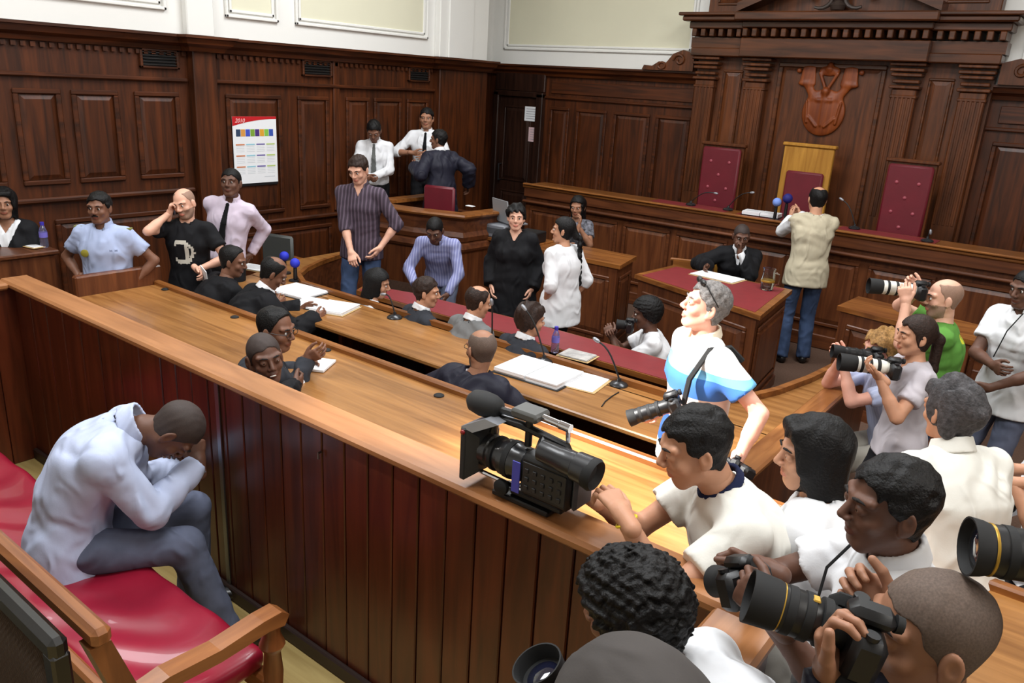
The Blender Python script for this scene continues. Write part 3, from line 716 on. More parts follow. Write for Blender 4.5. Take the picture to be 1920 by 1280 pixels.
for k in range(150):
    for sgn in (-1, 1):
        xa = -5.2+k*.022; xb = xa+sgn*.38
        if sgn < 0: xa += .38; xb += .38
        t0 = max(0, (-4.86-min(xa, xb))/abs(xb-xa)) if min(xa, xb) < -4.86 else 0
        ya = .672+.003*sgn
        p0, p1 = [xa, .75], [xb, 1.13]
        if max(xa, xb) > -1.99 or min(xa, xb) < -4.86: 
            def cl(p, q, X):
                t = (X-p[0])/(q[0]-p[0]); return [X, p[1]+t*(q[1]-p[1])]
            if min(xa, xb) >= -1.99 or max(xa, xb) <= -4.86: continue
            for X in (-1.99, -4.86):
                if (p0[0]-X)*(p1[0]-X) < 0:
                    c_ = cl(p0, p1, X)
                    inside = lambda p: -4.86 <= p[0] <= -1.99
                    if inside(p0): p1 = c_
                    else: p0 = c_
        w.tube([S((p0[0], ya, p0[1])), S((p1[0], ya, p1[1]))], .0028, 4, False)
w.build('cane_lattice', plain('dark_cane', (70, 52, 34), .5), lb_)
MB().box(-4.9, -2.02, .2, .66, .62, .68, .02, S).build('seat', BLACKW, lb_)
for xx in (-4.85, -2.07): MB().box(xx-.025, xx+.025, .22, .27, DZ, .62, .006, S).build('leg', BLACKW, lb_)

# ================================================================== lights
def area(name, loc, rot, sx, sy, power, col=(1, 1, 1), spread=PI):
    l = bpy.data.lights.new(name, 'AREA'); l.shape = 'RECTANGLE'; l.size = sx; l.size_y = sy; l.energy = power; l.color = col; l.spread = spread
    o = bpy.data.objects.new(name, l); COL.objects.link(o); o.location = loc; o.rotation_euler = rot; return o
def aim(o, tgt):
    d = Vector(tgt)-o.location; o.rotation_euler = d.to_track_quat('-Z', 'Y').to_euler(); return o
wd = bpy.data.worlds.new('world'); SC.world = wd; wd.use_nodes = True
wd.node_tree.nodes['Background'].inputs['Color'].default_value = (.8, .87, 1, 1); wd.node_tree.nodes['Background'].inputs['Strength'].default_value = .2
# ceiling frames added out of view to carry overhead fill lamps
for i, (x, y) in enumerate(((-5.0, 6.0), (-1.2, 6.0), (-5.0, 1.6), (-1.2, 1.6))):
    w = MB()
    for a0, a1, b0, b1 in ((-1.25, 1.25, -.95, -.85), (-1.25, 1.25, .85, .95), (-1.25, -1.15, -.85, .85), (1.15, 1.25, -.85, .85), (-.03, .03, -.85, .85)): w.box(a0, a1, b0, b1, -.12, 0, .01)
    o = st(w.build('window_%d' % (i+1), PLASTER)); o.location = (x, y, CEIL)
    area('skylight', (x, y, CEIL-.14), (0, 0, 0), 2.2, 1.6, 150, (.95, .98, 1))
aim(area('side_window_light', (3.3, 2.5, 4.2), (0, 0, 0), 2.4, 1.6, 120, (1, .97, .92)), (-3, 5, .8))  # added area fill from the upper right, no window modelled there
def spot(name, loc, tgt, power, ang, blend=.4, col=(1, 1, 1), rad=.1):
    l = bpy.data.lights.new(name, 'SPOT'); l.energy = power; l.spot_size = math.radians(ang); l.spot_blend = blend; l.color = col; l.shadow_soft_size = rad
    o = bpy.data.objects.new(name, l); COL.objects.link(o); o.location = loc; return aim(o, tgt)
spot('window_sunbeam', (-4.6, 0.0, 5.3), (-1.42, 3.0, 1.0), 7200, 19, .8, (1, .97, .93), .15)
SC.view_settings.view_transform = 'Standard'; SC.view_settings.look = 'None'; SC.view_settings.exposure = 0; SC.view_settings.gamma = 1

SC.view_settings.exposure = .2
gb = empty('grey_chair', tuple(np.maximum(at_y(520, 445, 5.15), (-7.5, 0, 0))*np.array([1, 1, 0])), .3, 'small dark grey chair back standing against the left wall behind the black-tied man', 'chair')
MB().box(-.2, .2, -.02, .03, .45, .95, .03).build('backrest', plain('grey_vinyl', (70, 72, 70), .5), gb, True); MB().box(-.2, .2, -.4, 0, .4, .46, .02).build('seat', plain('grey_vinyl', (70, 72, 70), .5), gb, True)
for sx in (-.17, .17):
    for sy in (-.37, 0): MB().tube([(sx, sy, 0), (sx, sy, .45)], .012, 8).build('leg', BLACK, gb, True)
# ================================================================== people engine
SK = {'dark': (98, 64, 48), 'dark2': (122, 82, 62), 'brown': (156, 110, 84), 'tan': (192, 140, 110), 'fair': (222, 170, 145), 'pink': (232, 172, 150)}
def skin(k): return plain('skin_'+k, SK[k], .56, var=.06, scale=18, bump=.08, bscale=120, sss=.04)
def lipm(k):
    c = SK[k]; return plain('lips_'+k, (c[0]*.98, c[1]*.82, c[2]*.84), .42)
def hairm(name, rgb): return plain('hair_'+name, rgb, .55, var=.45, scale=70, bump=.9, bscale=130, spec=.25)
H_BLACK = hairm('black', (13, 11, 11)); H_DARK = hairm('darkbrown', (44, 30, 24)); H_GREY = hairm('grey', (112, 108, 106)); H_SALT = hairm('salt', (70, 68, 70)); H_BLOND = hairm('blond', (168, 128, 78)); H_FAIRSTUB = plain('hair_fair_stubble', (150, 118, 100), .7, var=.1, scale=150); H_STUB = plain('hair_stubble', (52, 40, 36), .7, var=.2, scale=200); H_GSTUB = plain('hair_grey_stubble', (92, 76, 66), .75, var=.25, scale=240)
EYEW = plain('eye_white', (225, 220, 214), .25); IRIS = plain('iris_dark', (38, 24, 16), .2); BROWM = plain('brow_dark', (24, 18, 16), .8)
def cloth(name, rgb, **k):
    m = plain('cloth_'+name, rgb, k.pop('rough', .88), var=k.pop('var', .05), scale=k.pop('scale', 8), bump=.08, bscale=k.pop('bscale', 200), spec=.2, **k)
    nt = m.node_tree; tc = nt.nodes.new('ShaderNodeTexCoord'); n = nt.nodes.new('ShaderNodeTexNoise'); mp = nt.nodes.new('ShaderNodeMapping'); mp.inputs['Scale'].default_value = (1, 1, .7)
    n.inputs['Scale'].default_value = 6.5; n.inputs['Detail'].default_value = 2.5; n.inputs['Distortion'].default_value = 1.6; n.noise_type = 'RIDGED_MULTIFRACTAL'
    nt.links.new(tc.outputs['Object'], mp.inputs['Vector']); nt.links.new(mp.outputs['Vector'], n.inputs['Vector'])
    b2 = nt.nodes.new('ShaderNodeBump'); b2.inputs['Strength'].default_value = .8; b2.inputs['Distance'].default_value = .035; nt.links.new(n.outputs['Fac'], b2.inputs['Height'])
    b1 = [q for q in nt.nodes if q.type == 'BUMP' and q != b2][0]; nt.links.new(b2.outputs['Normal'], b1.inputs['Normal'])
    return m

def rotm(yw, pt, rl):
    """columns = right, forward, up ; yaw left +, pitch down +, roll right +"""
    cy, sy, cp, sp, cr, sr = math.cos(yw), math.sin(yw), math.cos(pt), math.sin(pt), math.cos(rl), math.sin(rl)
    Z = np.array([[cy, -sy, 0], [sy, cy, 0], [0, 0, 1]]); X = np.array([[1, 0, 0], [0, cp, sp], [0, -sp, cp]]); Y = np.array([[cr, 0, sr], [0, 1, 0], [-sr, 0, cr]])
    return Z@X@Y
def ik(a, t, l1, l2, pole):
    a = np.asarray(a, float); t = np.asarray(t, float); d = t-a; D = np.linalg.norm(d); D2 = min(D, (l1+l2)*.995); D2 = max(D2, abs(l1-l2)*1.05+.02)
    n = d/(D+1e-9); t = a+n*D2; x = (l1*l1-l2*l2+D2*D2)/(2*D2); h = math.sqrt(max(l1*l1-x*x, 0))
    p = np.asarray(pole, float); p = p-n*(p@n); p = nrm(p); return a+n*x+p*h, t

HL_Y = [-.12, -.05, -.03, .005, .02, .045, .07, .11]
def hairline(kind):
    z = {'norm': [-.075, -.07, -.045, -.012, .01, .045, .066, .078], 'fem': [-.09, -.085, -.07, -.05, -.01, .05, .07, .085], 'reced': [-.075, -.07, -.045, -.012, .02, .085, .12, .14], 'ring': [-.075, -.07, -.045, -.012, .02, .09, .2, .2]}[kind]
    return lambda y: np.interp(y, HL_Y, z)

def head_sdf(h, fem=False, fat=0., near=True, ears=True, fold=False):
    g = SDF(h); w = 1+fat
    g.ell((0, -.014, .036), (.075*w, .096, .086), k=.0)
    g.ell((0, .026, -.03), (.058*w, .062, .078), k=.03)
    g.ell((0, .058, -.095), (.024, .02, .018), k=.03)
    for s in (-1, 1):
        g.cap((s*.05*w, .0, -.05), (s*.022, .056, -.098), .02, .014, k=.025)
        g.ell((s*.041*w, .058, -.026), (.022, .02, .02), k=.018)
        g.cap((s*.05, .068, .03), (s*.014, .084, .026), .009 if fem else .012, k=.012)
    for s in (-1, 1): g.cap((s*.036, .096, .006), (s*.028, .099, .006), .0135, k=.012, mode='s')
    g.cap((0, .083, .02), (0, .108, -.022), .0085, .0115, k=.01)
    for s in (-1, 1): g.ell((s*.012, .098, -.029), (.009, .011, .008), k=.008)
    g.cap((-.019, .080, -.058), (.019, .080, -.058), .0075, k=.008); g.ell((0, .0855, -.056), (.015, .008, .0065), k=.006)
    g.ell((0, .0845, -.0685), (.018, .008, .007), k=.006)
    if near:
        g.cap((-.021, .0925, -.0625), (.021, .0925, -.0625), .0022, k=.003, mode='s')
        for s in (-1, 1):
            g.ell((s*.032, .0775, .006), (.0165, .0155, .0145), k=.004)
            g.cap((s*.042, .0935, .0055), (s*.023, .0955, .005), .0042, k=.002, mode='s')
            g.cap((s*.0075, .108, -.037), (s*.0075, .1, -.03), .0032, k=.002, mode='s')
    if ears:
        for s in (-1, 1):
            R = rotm(s*.35, 0, 0)
            g.ell((s*.081*w, -.008, -.004), (.009, .020, .033), R, k=.006); g.ell((s*.077*w, -.002, -.03), (.007, .009, .01), k=.008)
            if near: g.ell((s*.092*w, -.006, .002), (.008, .011, .018), R, k=.004, mode='s')
    return g
def skull_d(off, fat=0.):
    def f(x, y, z):
        w = 1+fat
        q = [x/(.075*w), (y+.014)/.096, (z-.036)/.086]; k0 = np.sqrt(q[0]**2+q[1]**2+q[2]**2); k1 = np.sqrt((q[0]/(.075*w))**2+(q[1]/.096)**2+(q[2]/.086)**2)+1e-9
        d1 = k0*(k0-1)/k1
        q = [x/(.062*w), (y-.0)/.074, (z+.03)/.08]; k0 = np.sqrt(q[0]**2+q[1]**2+q[2]**2); k1 = np.sqrt((q[0]/.062)**2+(q[1]/.074)**2+(q[2]/.08)**2)+1e-9
        d2 = k0*(k0-1)/k1; hh = np.clip(.5+.5*(d2-d1)/.03, 0, 1)
        return d2+(d1-d2)*hh-.03*hh*(1-hh)-off
    return f
_rd = np.random.RandomState(5).normal(size=(9, 3)); _rd /= np.linalg.norm(_rd, axis=1)[:, None]; _rp = np.random.RandomState(6).uniform(0, 6.28, 9)
def rfield(x, y, z, a, f, st=(1, 1, 1), s=0.):
    o = 0
    for i in range(9): k = f*(.7+.09*i); o = o+np.sin(k*(_rd[i, 0]*x*st[0]+_rd[i, 1]*y*st[1]+_rd[i, 2]*z*st[2])+_rp[i]+s)
    return a*o*.45
def wob(x, y, z, a, f, s=0.):
    return a*(np.sin(f*x+2.1*np.sin(f*.7*y+s)+s)*np.sin(f*y*1.1+1.7*np.sin(f*.8*z+s))+.6*np.sin(f*1.9*z+2*np.sin(f*x*1.3-s)))
def hair_mesh(style, h, seed=0, fat=0.):
    """in the head frame"""
    g = SDF(h); big = ((-.16, -.2, -.3), (.16, .14, .2))
    th = {'short': .011, 'crop': .006, 'shaved': .0028, 'afro': .03, 'bigafro': .045, 'messy': .022, 'wavy': .026, 'braid': .012, 'bob': .022, 'long': .018, 'tail': .012, 'reced': .010, 'ring': .010, 'tuft': .016, 'stubring': .0028}[style]
    kind = {'reced': 'reced', 'ring': 'ring', 'stubring': 'ring', 'bob': 'fem', 'long': 'fem', 'tail': 'fem', 'wavy': 'fem', 'braid': 'fem', 'messy': 'norm'}.get(style, 'norm')
    HL = hairline(kind); sk = skull_d(th, fat)
    amp, fr = {'afro': (.0022, 300), 'bigafro': (.0032, 260), 'messy': (.0055, 100), 'wavy': (.008, 95), 'short': (.0018, 150), 'tuft': (.004, 110), 'bob': (.0015, 140), 'long': (.003, 60), 'reced': (.0018, 120), 'ring': (.002, 120)}.get(style, (.0004, 200))
    def f(x, y, z):
        d = sk(x, y, z)
        zz = z; hl = HL(np.asarray(y).ravel()).reshape(np.shape(y))
        cut = (hl-zz)*.75
        if style in ('bob', 'long'): cut = np.maximum(np.minimum(cut, (y-.048)*.9+0*z), 0*cut-1)
        if style in ('ring', 'stubring'):
            top = .16-np.sqrt((x*1.0)**2+((y-.0)*.8)**2+(z+.03)**2)   # bare crown
            cut = np.maximum(cut, -(.098-z)*1.0)
        st = (1, 1, 1) if style in ('afro', 'bigafro', 'short', 'crop') else (1, 1, .35)
        cut = cut+rfield(x, y, z, .0035, 120, (1, 1, 1), seed)
        return np.maximum(d, cut)+rfield(x, y, z, amp, fr, st, seed)
    g._add(f, big[0], big[1], .0005, 'u')
    if style == 'bob':
        for s in (-1, 1):
            g.ecap((s*.064, -.02, .04), (s*.07, -.02, -.10), (.02, .058), (.017, .045), (1, 0, 0), k=.02)
            g.ecap((s*.05, .05, .09), (s*.075, .045, -.02), (.018, .03), (.010, .022), (1, 0, 0), k=.015)
        g.ecap((0, -.08, .04), (0, -.085, -.12), (.075, .035), (.075, .028), (1, 0, 0), k=.03)
        g.ecap((-.05, .075, .09), (.05, .075, .09), (.02, .012), (.02, .012), (0, 0, 1), k=.01)
    if style == 'long':
        for s in (-1, 1): g.ecap((s*.065, -.03, .03), (s*.07, -.05, -.16), (.02, .05), (.022, .04), (1, 0, 0), k=.02)
        g.ecap((0, -.08, .03), (0, -.11, -.25), (.075, .03), (.06, .025), (1, 0, 0), k=.03)
    if style == 'tail':
        g.cap((0, -.1, .02), (0, -.14, -.02), .03, .032, k=.02); g.cap((0, -.14, -.02), (0, -.135, -.2), .032, .03, k=.02); g.cap((0, -.135, -.2), (0, -.11, -.36), .028, .014, k=.02)
    if style == 'braid':
        g.cap((0, -.1, 0), (0, -.13, -.05), .035, .034, k=.02)
        for i in range(9): g.ell((.012*(-1)**i, -.165-.003*i, -.07-.052*i), (.034-.0018*i, .026, .034), k=.012)
    if style == 'tuft':
        g.ecap((-.03, .05, .13), (.04, .06, .125), (.02, .02), (.02, .02), (0, 1, 0), k=.02)
    return g.run()

def hand_sdf(h, curl=.5, thumb=.5, spread=.3, right=True, point=False):
    """hand frame: x = towards thumb side, y = out along fingers, z = back of the hand"""
    g = SDF(h)
    g.cap((0, -.05, 0), (0, .01, 0), .026, .026, k=0)
    g.ecap((0, .0, 0), (.002, .078, 0), (.026, .016), (.041, .0125), (1, 0, 0), k=.015)
    xs = (.029, .010, -.010, -.028); Ls = (.072, .08, .074, .058); rs = (.0092, .0094, .0088, .0078); y0 = (.084, .088, .084, .076)
    for i in range(4):
        c = curl*(1+.06*i) if not (point and i == 0) else .1
        a = 0; p = np.array([xs[i], y0[i]-.012, 0.]); dx = (xs[i]/.03)*.10*spread*2
        g.cap((xs[i]*.8, .05, 0), p, .011, rs[i]*1.08, k=.006)
        for k_, fr in enumerate((.44, .32, .24)):
            a += c*(1.15, 1.35, .9)[k_]
            q = p+Ls[i]*fr*np.array([dx*math.cos(a), math.cos(a), -math.sin(a)])*1.0+(np.array([0, .012, 0]) if k_ == 0 else 0)
            r0, r1 = rs[i]*(1-.09*k_), rs[i]*(1-.09*(k_+1)); g.cap(p, q, r0, r1, k=.003); p = q
    t = thumb
    p0 = np.array([.026, .02, -.006]); p1 = np.array([.046, .045, -.012-.010*t]); p2 = p1+np.array([.018*(1-t)+.0, .030, -.014*t-.004]); p3 = p2+np.array([.006-.012*t, .026, -.012*t])
    g.cap(p0, p1, .0165, .0125, k=.012); g.cap(p1, p2, .0115, .0102, k=.004); g.cap(p2, p3, .0102, .0085, k=.003)
    return g

def xf(P, R, o): return P@R.T+o

import zlib
def zl(t): return zlib.crc32(t.encode())
class Rig: pass
def person(label, head, face=90, floor=0., pose='stand', lean=(3, 3), side=0., twist=0., look=(0, 0, 0), nod=None, bulk=1., fem=False,
           hands=None, feet=None, sk='dark', hair=('short', H_BLACK), top=None, over=None, pants=None, shoes=True, extra=(), near=None, S=None, pel=None, fat=0.,
           group=None, stache=None, beard=None, glasses=None, tie=None, collar=None, legspread=.11, eyes=True):
    """head = world position of the head centre. face = heading in degrees (0=+x, 90=+y)."""
    head = np.asarray(head, float)
    dist = float((head-c_c)@c_f)
    if near is None: near = dist < 4.3
    hb = .011 if dist < 2.6 else (.014 if dist < 5 else .018)
    hh = .0032 if dist < 2.2 else (.004 if dist < 3.5 else (.0052 if dist < 5.5 else .0068))
    hhd = .0036 if dist < 4.3 else .0052
    l1, l2 = math.radians(lean[0]), math.radians(lean[1]); sd = math.radians(side)
    # spine with pelvis at origin
    def build(s, hz):
        r = Rig(); r.s = s
        pv = np.array([0, 0, 0.]); 
        d1 = np.array([math.sin(sd)*.7, math.sin(l1), math.cos(l1)]); d1 = nrm(d1); d2 = nrm(np.array([math.sin(sd), math.sin(l2), math.cos(l2)]))
        ch = pv+d1*.27*s; nk = ch+d2*.27*s
        nl = math.radians(nod) if nod is not None else l2*.6
        d3 = nrm(np.array([math.sin(sd)*.5, math.sin(nl), math.cos(nl)]))
        hc = nk+d3*.135*s+np.array([0, .025*s*math.cos(nl*.5), 0])
        tw = math.radians(twist)
        rt = np.array([math.cos(tw), math.sin(tw), 0.]); rt = nrm(rt-d2*(rt@d2)); fwd = np.cross(d2, rt)
        r.pv, r.ch, r.nk, r.hc, r.d1, r.d2, r.d3, r.rt, r.fwd = pv, ch, nk, hc, d1, d2, d3, rt, fwd
        return r
    if pose == 'stand':
        s = 1.
        for _ in range(6):
            r = build(s, 0); hz = s*.93 if pel is None else pel
            tot = hz+r.hc[2]; s = s*(head[2]-floor)/tot if pel is None else 1
        if S: s = S
        r = build(s, 0); hz = head[2]-floor-r.hc[2]
    else:
        s = S or 1.; r = build(s, 0); hz = head[2]-floor-r.hc[2]
    fa = math.radians(face-90); Rf = np.array([[math.cos(fa), -math.sin(fa), 0], [math.sin(fa), math.cos(fa), 0], [0, 0, 1]])
    up = np.array([0, 0, hz])
    for k in ('pv', 'ch', 'nk', 'hc'): setattr(r, k, getattr(r, k)+up)
    base = np.array([head[0], head[1], floor])-Rf@np.array([r.hc[0], r.hc[1], 0])
    def W2L(p): return Rf.T@(np.asarray(p, float)-base)
    root = empty('person', tuple(base), fa, label, 'person', group)
    shw = (.142 if fem else .162)*s*(1+.25*(bulk-1)); hipw = .09*s
    sh = {}; 
    for sn, sg in (('L', -1), ('R', 1)): sh[sn] = r.nk+r.rt*sg*shw-r.d2*.082*s
    # arms
    ua, fo = .285*s, .255*s
    hands = hands or {}
    arm = {}
    for sn, sg in (('L', -1), ('R', 1)):
        hd = dict(hands.get(sn, {}))
        if 'w' in hd: t = W2L(hd['w'])
        elif 't' in hd: t = r.nk+np.array([hd['t'][0]*sg, hd['t'][1], hd['t'][2]])*s
        else: t = sh[sn]+np.array([sg*.075, .06, -.50])*s+np.array([0, math.sin(l2)*.1, 0])
        pole = np.array(hd.get('pole', (sg*.5, -.8, -.35))); 
        if 'wpole' in hd: pole = Rf.T@np.array(hd['wpole'], float)
        el, wr = ik(sh[sn], t, ua, fo, pole)
        fdir = nrm(wr-el)
        if 'dir' in hd: fdir = nrm(np.array([hd['dir'][0]*sg, hd['dir'][1], hd['dir'][2]]))
        if 'wdir' in hd: fdir = nrm(Rf.T@np.array(hd['wdir'], float))
        pn = np.array(hd.get('palm', (-1, 0, 0)), float)*np.array([sg, 1, 1])
        if 'wpalm' in hd: pn = Rf.T@np.array(hd['wpalm'], float)
        pn = nrm(pn-fdir*(pn@fdir)); bk = -pn
        # x axis towards thumb : right hand palm facing -z (back=+z): thumb is at -x for a right hand seen from the back with fingers up
        tx = np.cross(fdir, bk)
        mir = -1 if sn == 'R' else 1
        arm[sn] = dict(el=el, wr=wr, f=fdir, bk=bk, tx=tx*mir, curl=hd.get('curl', .35), thumb=hd.get('thumb', .4), mir=mir, point=hd.get('point', False))
    # legs
    th, sn_l = .43*s, .42*s
    leg = {}
    for sn, sg in (('L', -1), ('R', 1)):
        hp = r.pv+np.array([sg*hipw, 0, -.02*s])
        if feet and sn in feet:
            f = feet[sn]; an = W2L(f['w']) if 'w' in f else np.array([sg*f['t'][0], f['t'][1], f['t'][2]])
            pole = np.array(f.get('pole', (0, 1, .3)), float); fd = nrm(np.array(f.get('dir', (0.15*sg, 1, 0)), float))
        elif pose == 'sit': an = np.array([sg*.12*s, .42*s, .085]); pole = np.array([0, .4, 1]); fd = nrm(np.array([.2*sg, 1, 0]))
        elif pose == 'kneel': an = np.array([sg*.13*s, -.05*s if sg > 0 else .12*s, .085]); pole = np.array([sg*.3, 1, .2]); fd = nrm(np.array([.2*sg, 1, 0]))
        else: an = np.array([sg*legspread*s, -.02+.03*sg, .085]); pole = np.array([0, 1, 0]); fd = nrm(np.array([.25*sg, 1, 0]))
        kn, an = ik(hp, an, th, sn_l, pole); leg[sn] = (hp, kn, an, fd)
    R3 = np.stack([np.array([1, 0, 0.]), np.array([0, 1, 0.]), np.array([0, 0, 1.])], 1)
    Rh = rotm(math.radians(look[0]), math.radians(look[1]), math.radians(look[2]))
    hs = s if s < 1 else 1+(s-1)*.5
    def h2l(p): return xf(np.atleast_2d(p)*hs, Rh, r.hc)
    # ---------------- body
    b = bulk; skm = skin(sk)
    hw = (1.06 if fem else 1.0)
    def torso(g, o, lowcut=None, body=False):
        kk = .03
        g.ecap(r.pv-np.array([0, 0, .03*s]), r.pv+r.d1*.06*s, (.158*s*b*hw+o, .112*s*b+o), (.152*s*b*hw+o, .108*s*b+o), (1, 0, 0), kk)
        g.ecap(r.pv+r.d1*.06*s, r.pv+r.d1*.2*s, (.15*s*b*hw+o, .108*s*b+o), (.138*s*b*(.92 if fem else 1)+o, .104*s*b+o), (1, 0, 0), kk)
        g.ecap(r.pv+r.d1*.2*s, r.ch+r.d2*.08*s, (.138*s*b*(.92 if fem else 1)+o, .104*s*b+o), (.16*s*b*(.93 if fem else 1)+o, .115*s*b+o), r.rt, kk+.02)
        g.ecap(r.ch+r.d2*.08*s, r.nk-r.d2*.085*s, (.16*s*b*(.93 if fem else 1)+o, .115*s*b+o), (.122*s+o, .085*s+o), r.rt, kk+.02)
        for sg_, sn_ in ((-1, 'L'), (1, 'R')):
            g.cap(r.nk-r.d2*.035*s+r.rt*sg_*.03*s, sh[sn_]+r.d2*.004*s, .038*s+o*.6, .046*s+o, k=.035)
        if fem:
            for sg_ in (-1, 1): g.ell(r.ch+r.d2*.05*s+r.rt*sg_*.07*s+r.fwd*.085*s, (.062+o, .055+o, .062+o), k=.03)
    g = SDF(hb); torso(g, -.012)
    nb = r.nk-r.d2*.02*s; ntop = r.hc+Rh@np.array([0, -.018, -.055])*hs
    g.cap(nb, ntop, .056*s, (.046 if fem else .054)*s, k=.03)
    for sn in 'LR':
        a = arm[sn]
        g.cap(sh[sn], a['el'], .046*s*b**.5, .037*s, k=.03); g.cap(a['el'], a['wr'], .038*s, .026*s, k=.015)
        g.cap(a['el']*.85+a['wr']*.15, a['el']*.6+a['wr']*.4, .034*s, .036*s, k=.02)
        hp, kn, an, fd = leg[sn]
        g.cap(hp, kn, .07*s*b**.5, .05*s, k=.03); g.cap(kn, an, .049*s, .036*s, k=.02); g.cap(kn, kn*.7+an*.3-fd*.012, .048*s, .05*s, k=.02)
        g.ecap(an-np.array([0, 0, .04]), an+fd*.13*s-np.array([0, 0, .055]), (.032, .035), (.04, .02), np.cross(fd, [0, 0, 1]), k=.02)
    P, Q = g.run(); parts = [(P, Q, 0)]
    hg = head_sdf(hh, fem, fat, near)
    # neck stub inside the head grid for a smooth join
    nl_ = Rh.T@(r.nk-r.hc)/hs
    g_n0 = np.array([0, -.018, -.05]); 
    hg.cap(g_n0, g_n0+(nl_-g_n0)*.55, .054 if not fem else .046, .0555 if not fem else .049, k=.03)
    HP, HQ = hg.run()
    cen = HP[HQ].mean(1)
    lip = (np.abs(cen[:, 0]) < .024) & (cen[:, 2] < -.0505+np.abs(cen[:, 0])*-.25) & (cen[:, 2] > -.078+np.abs(cen[:, 0])*.35) & (cen[:, 1] > .08)
    mi = np.where(lip, 1, 0)
    mats = [skm, lipm(sk)]
    if beard:
        z = cen[:, 2]; bd = (z < -.03) & (cen[:, 1] > .0+0*z) & (~lip) & (z > -.125); mi = np.where(bd, 2, mi); mats.append(beard)
    parts.append((h2l(HP), HQ, mi))
    for sn in 'LR':
        a = arm[sn]; hgd = hand_sdf(hhd, a['curl'], a['thumb'], point=a['point']); P, Q = hgd.run()
        Rm = np.stack([a['tx'], a['f'], a['bk']], 1)
        if np.linalg.det(Rm) < 0: Q = Q[:, ::-1]
        P = xf(P*s, Rm, a['wr']); parts.append((P, Q, 0))
    mesh_np('body', parts, mats, root)
    # ---------------- eyes, brows
    if eyes:
        for sg in (-1, 1):
            c = np.array([sg*.0322, .0792 if near else .0825, .006]); nn = 14 if near else 8
            m = bmesh.new(); bmesh.ops.create_uvsphere(m, u_segments=nn, v_segments=nn, radius=.0125 if near else .0088)
            me = bpy.data.meshes.new('eye'); m.to_mesh(me); m.free(); me.materials.append(EYEW); me.materials.append(IRIS)
            co = np.empty(len(me.vertices)*3); me.vertices.foreach_get('co', co); co = co.reshape(-1, 3)
            for p in me.polygons:
                q = Vector(p.center).normalized(); p.material_index = 1 if q.y > (.85 if near else .45) else 0; p.use_smooth = True
            co = h2l(co+c); me.vertices.foreach_set('co', co.ravel()); me.update()
            o = bpy.data.objects.new('eye', me); COL.objects.link(o); o.parent = root
        if dist < 9:
            for sg in (-1, 1):
                q = SDF(max(.003, hh*.8)); q.cap((sg*.014, .0935, .027), (sg*.034, .092, .032), .0042, .0042, k=.003); q.cap((sg*.034, .092, .032), (sg*.05, .078, .027), .0042, .0028, k=.003)
                P, Q = q.run()
                if len(P): mesh_np('eyebrow', [(h2l(P), Q, 0)], BROWM if hair is None or hair[1] not in (H_GREY, H_BLOND) else hair[1], root)
    if hair:
        P, Q = hair_mesh(hair[0], max(.0034, hh), zl(label) % 7, fat); mesh_np('hair', [(h2l(P), Q, 0)], hair[1], root)
    if stache:
        q = SDF(.0036); q.cap((-.022, .086, -.052), (0, .094, -.046), .005, .0065, k=.004); q.cap((.022, .086, -.052), (0, .094, -.046), .005, .0065, k=.004)
        P, Q = q.run(); mesh_np('moustache', [(h2l(P), Q, 0)], stache, root)
    if glasses:
        w = MB()
        for sg in (-1, 1):
            ring = [h2l((sg*.034+.022*math.cos(t), .1, .004+.016*math.sin(t)))[0] for t in np.linspace(0, 2*PI, 14)]
            w.tube(ring, .0016, 5, False); w.tube([h2l((sg*.056, .1, .008))[0], h2l((sg*.077, .06, .008))[0], h2l((sg*.083, -.01, .006))[0]], .0018, 5)
        w.tube([h2l((-.012, .101, .006))[0], h2l((.012, .101, .006))[0]], .0016, 5); w.build('glasses', glasses, root, True)
    # ---------------- clothes
    seed = (zl(label) % 97)/10.
    def folds(P_, amp):
        x, y, z = P_; q = 15*x+22*z+3.0*np.sin(9*y+7*z+seed)+2.2*np.sin(11*x-6*z+seed*2)
        q2 = 19*z-14*x+9*y+3.2*np.sin(8*x+6*z-seed)
        amp = amp*1.7
        return amp*.75*(1-1.6*np.abs(np.sin(q)))*(.5+.5*np.sin(5*z+4*x+seed))+amp*.6*(1-1.6*np.abs(np.sin(q2)))*(.5-.5*np.sin(6*z-3*y+seed))
    def garment(name, mat, o, sleeve, hem, neck=.062, vcut=None, flare=0, amp=.0045, long=None, open_=None, name_label=None, vest=False):
        g = SDF(hb*.9); torso(g, o)
        if flare:
            lowz = r.pv-np.array([0, 0, 1])*flare
            g.ecap(r.pv+r.d1*.1*s, lowz, (.17*s*b+o, .125*s*b+o), (.24*s+o, .19*s+o), (1, 0, 0), .04)
        elif hem < 0: g.ecap(r.pv, r.pv-np.array([0, 0, -hem+.02]), (.176*s*b*hw+o, .125*s*b+o), (.186*s*b*hw+o, .135*s*b+o), (1, 0, 0), .03)
        if not vest:
            for sn in 'LR':
                a = arm[sn]; ro = .012 if flare else 0
                if sleeve == 'short':
                    e = sh[sn]*.38+a['el']*.62; g.cap(sh[sn], e, .05*s*b**.5+o, .05*s+o+.006, k=.035, flat=1)
                elif sleeve == 'roll':
                    g.cap(sh[sn], a['el'], .048*s*b**.5+o, .041*s+o, k=.035); e = a['el']*.75+a['wr']*.25; g.cap(a['el'], e, .042*s+o, .038*s+o+.004, k=.015, flat=1)
                elif sleeve == 'long':
                    g.cap(sh[sn], a['el'], .048*s*b**.5+o, .040*s+o+ro, k=.035); e = a['el']*.03+a['wr']*.97; g.cap(a['el'], e, .041*s+o+ro, .029*s+o+ro*2, k=.02, flat=1)
        lim = r.pv[2]+hem if long is None else long
        kz = .03*math.cos(l1)
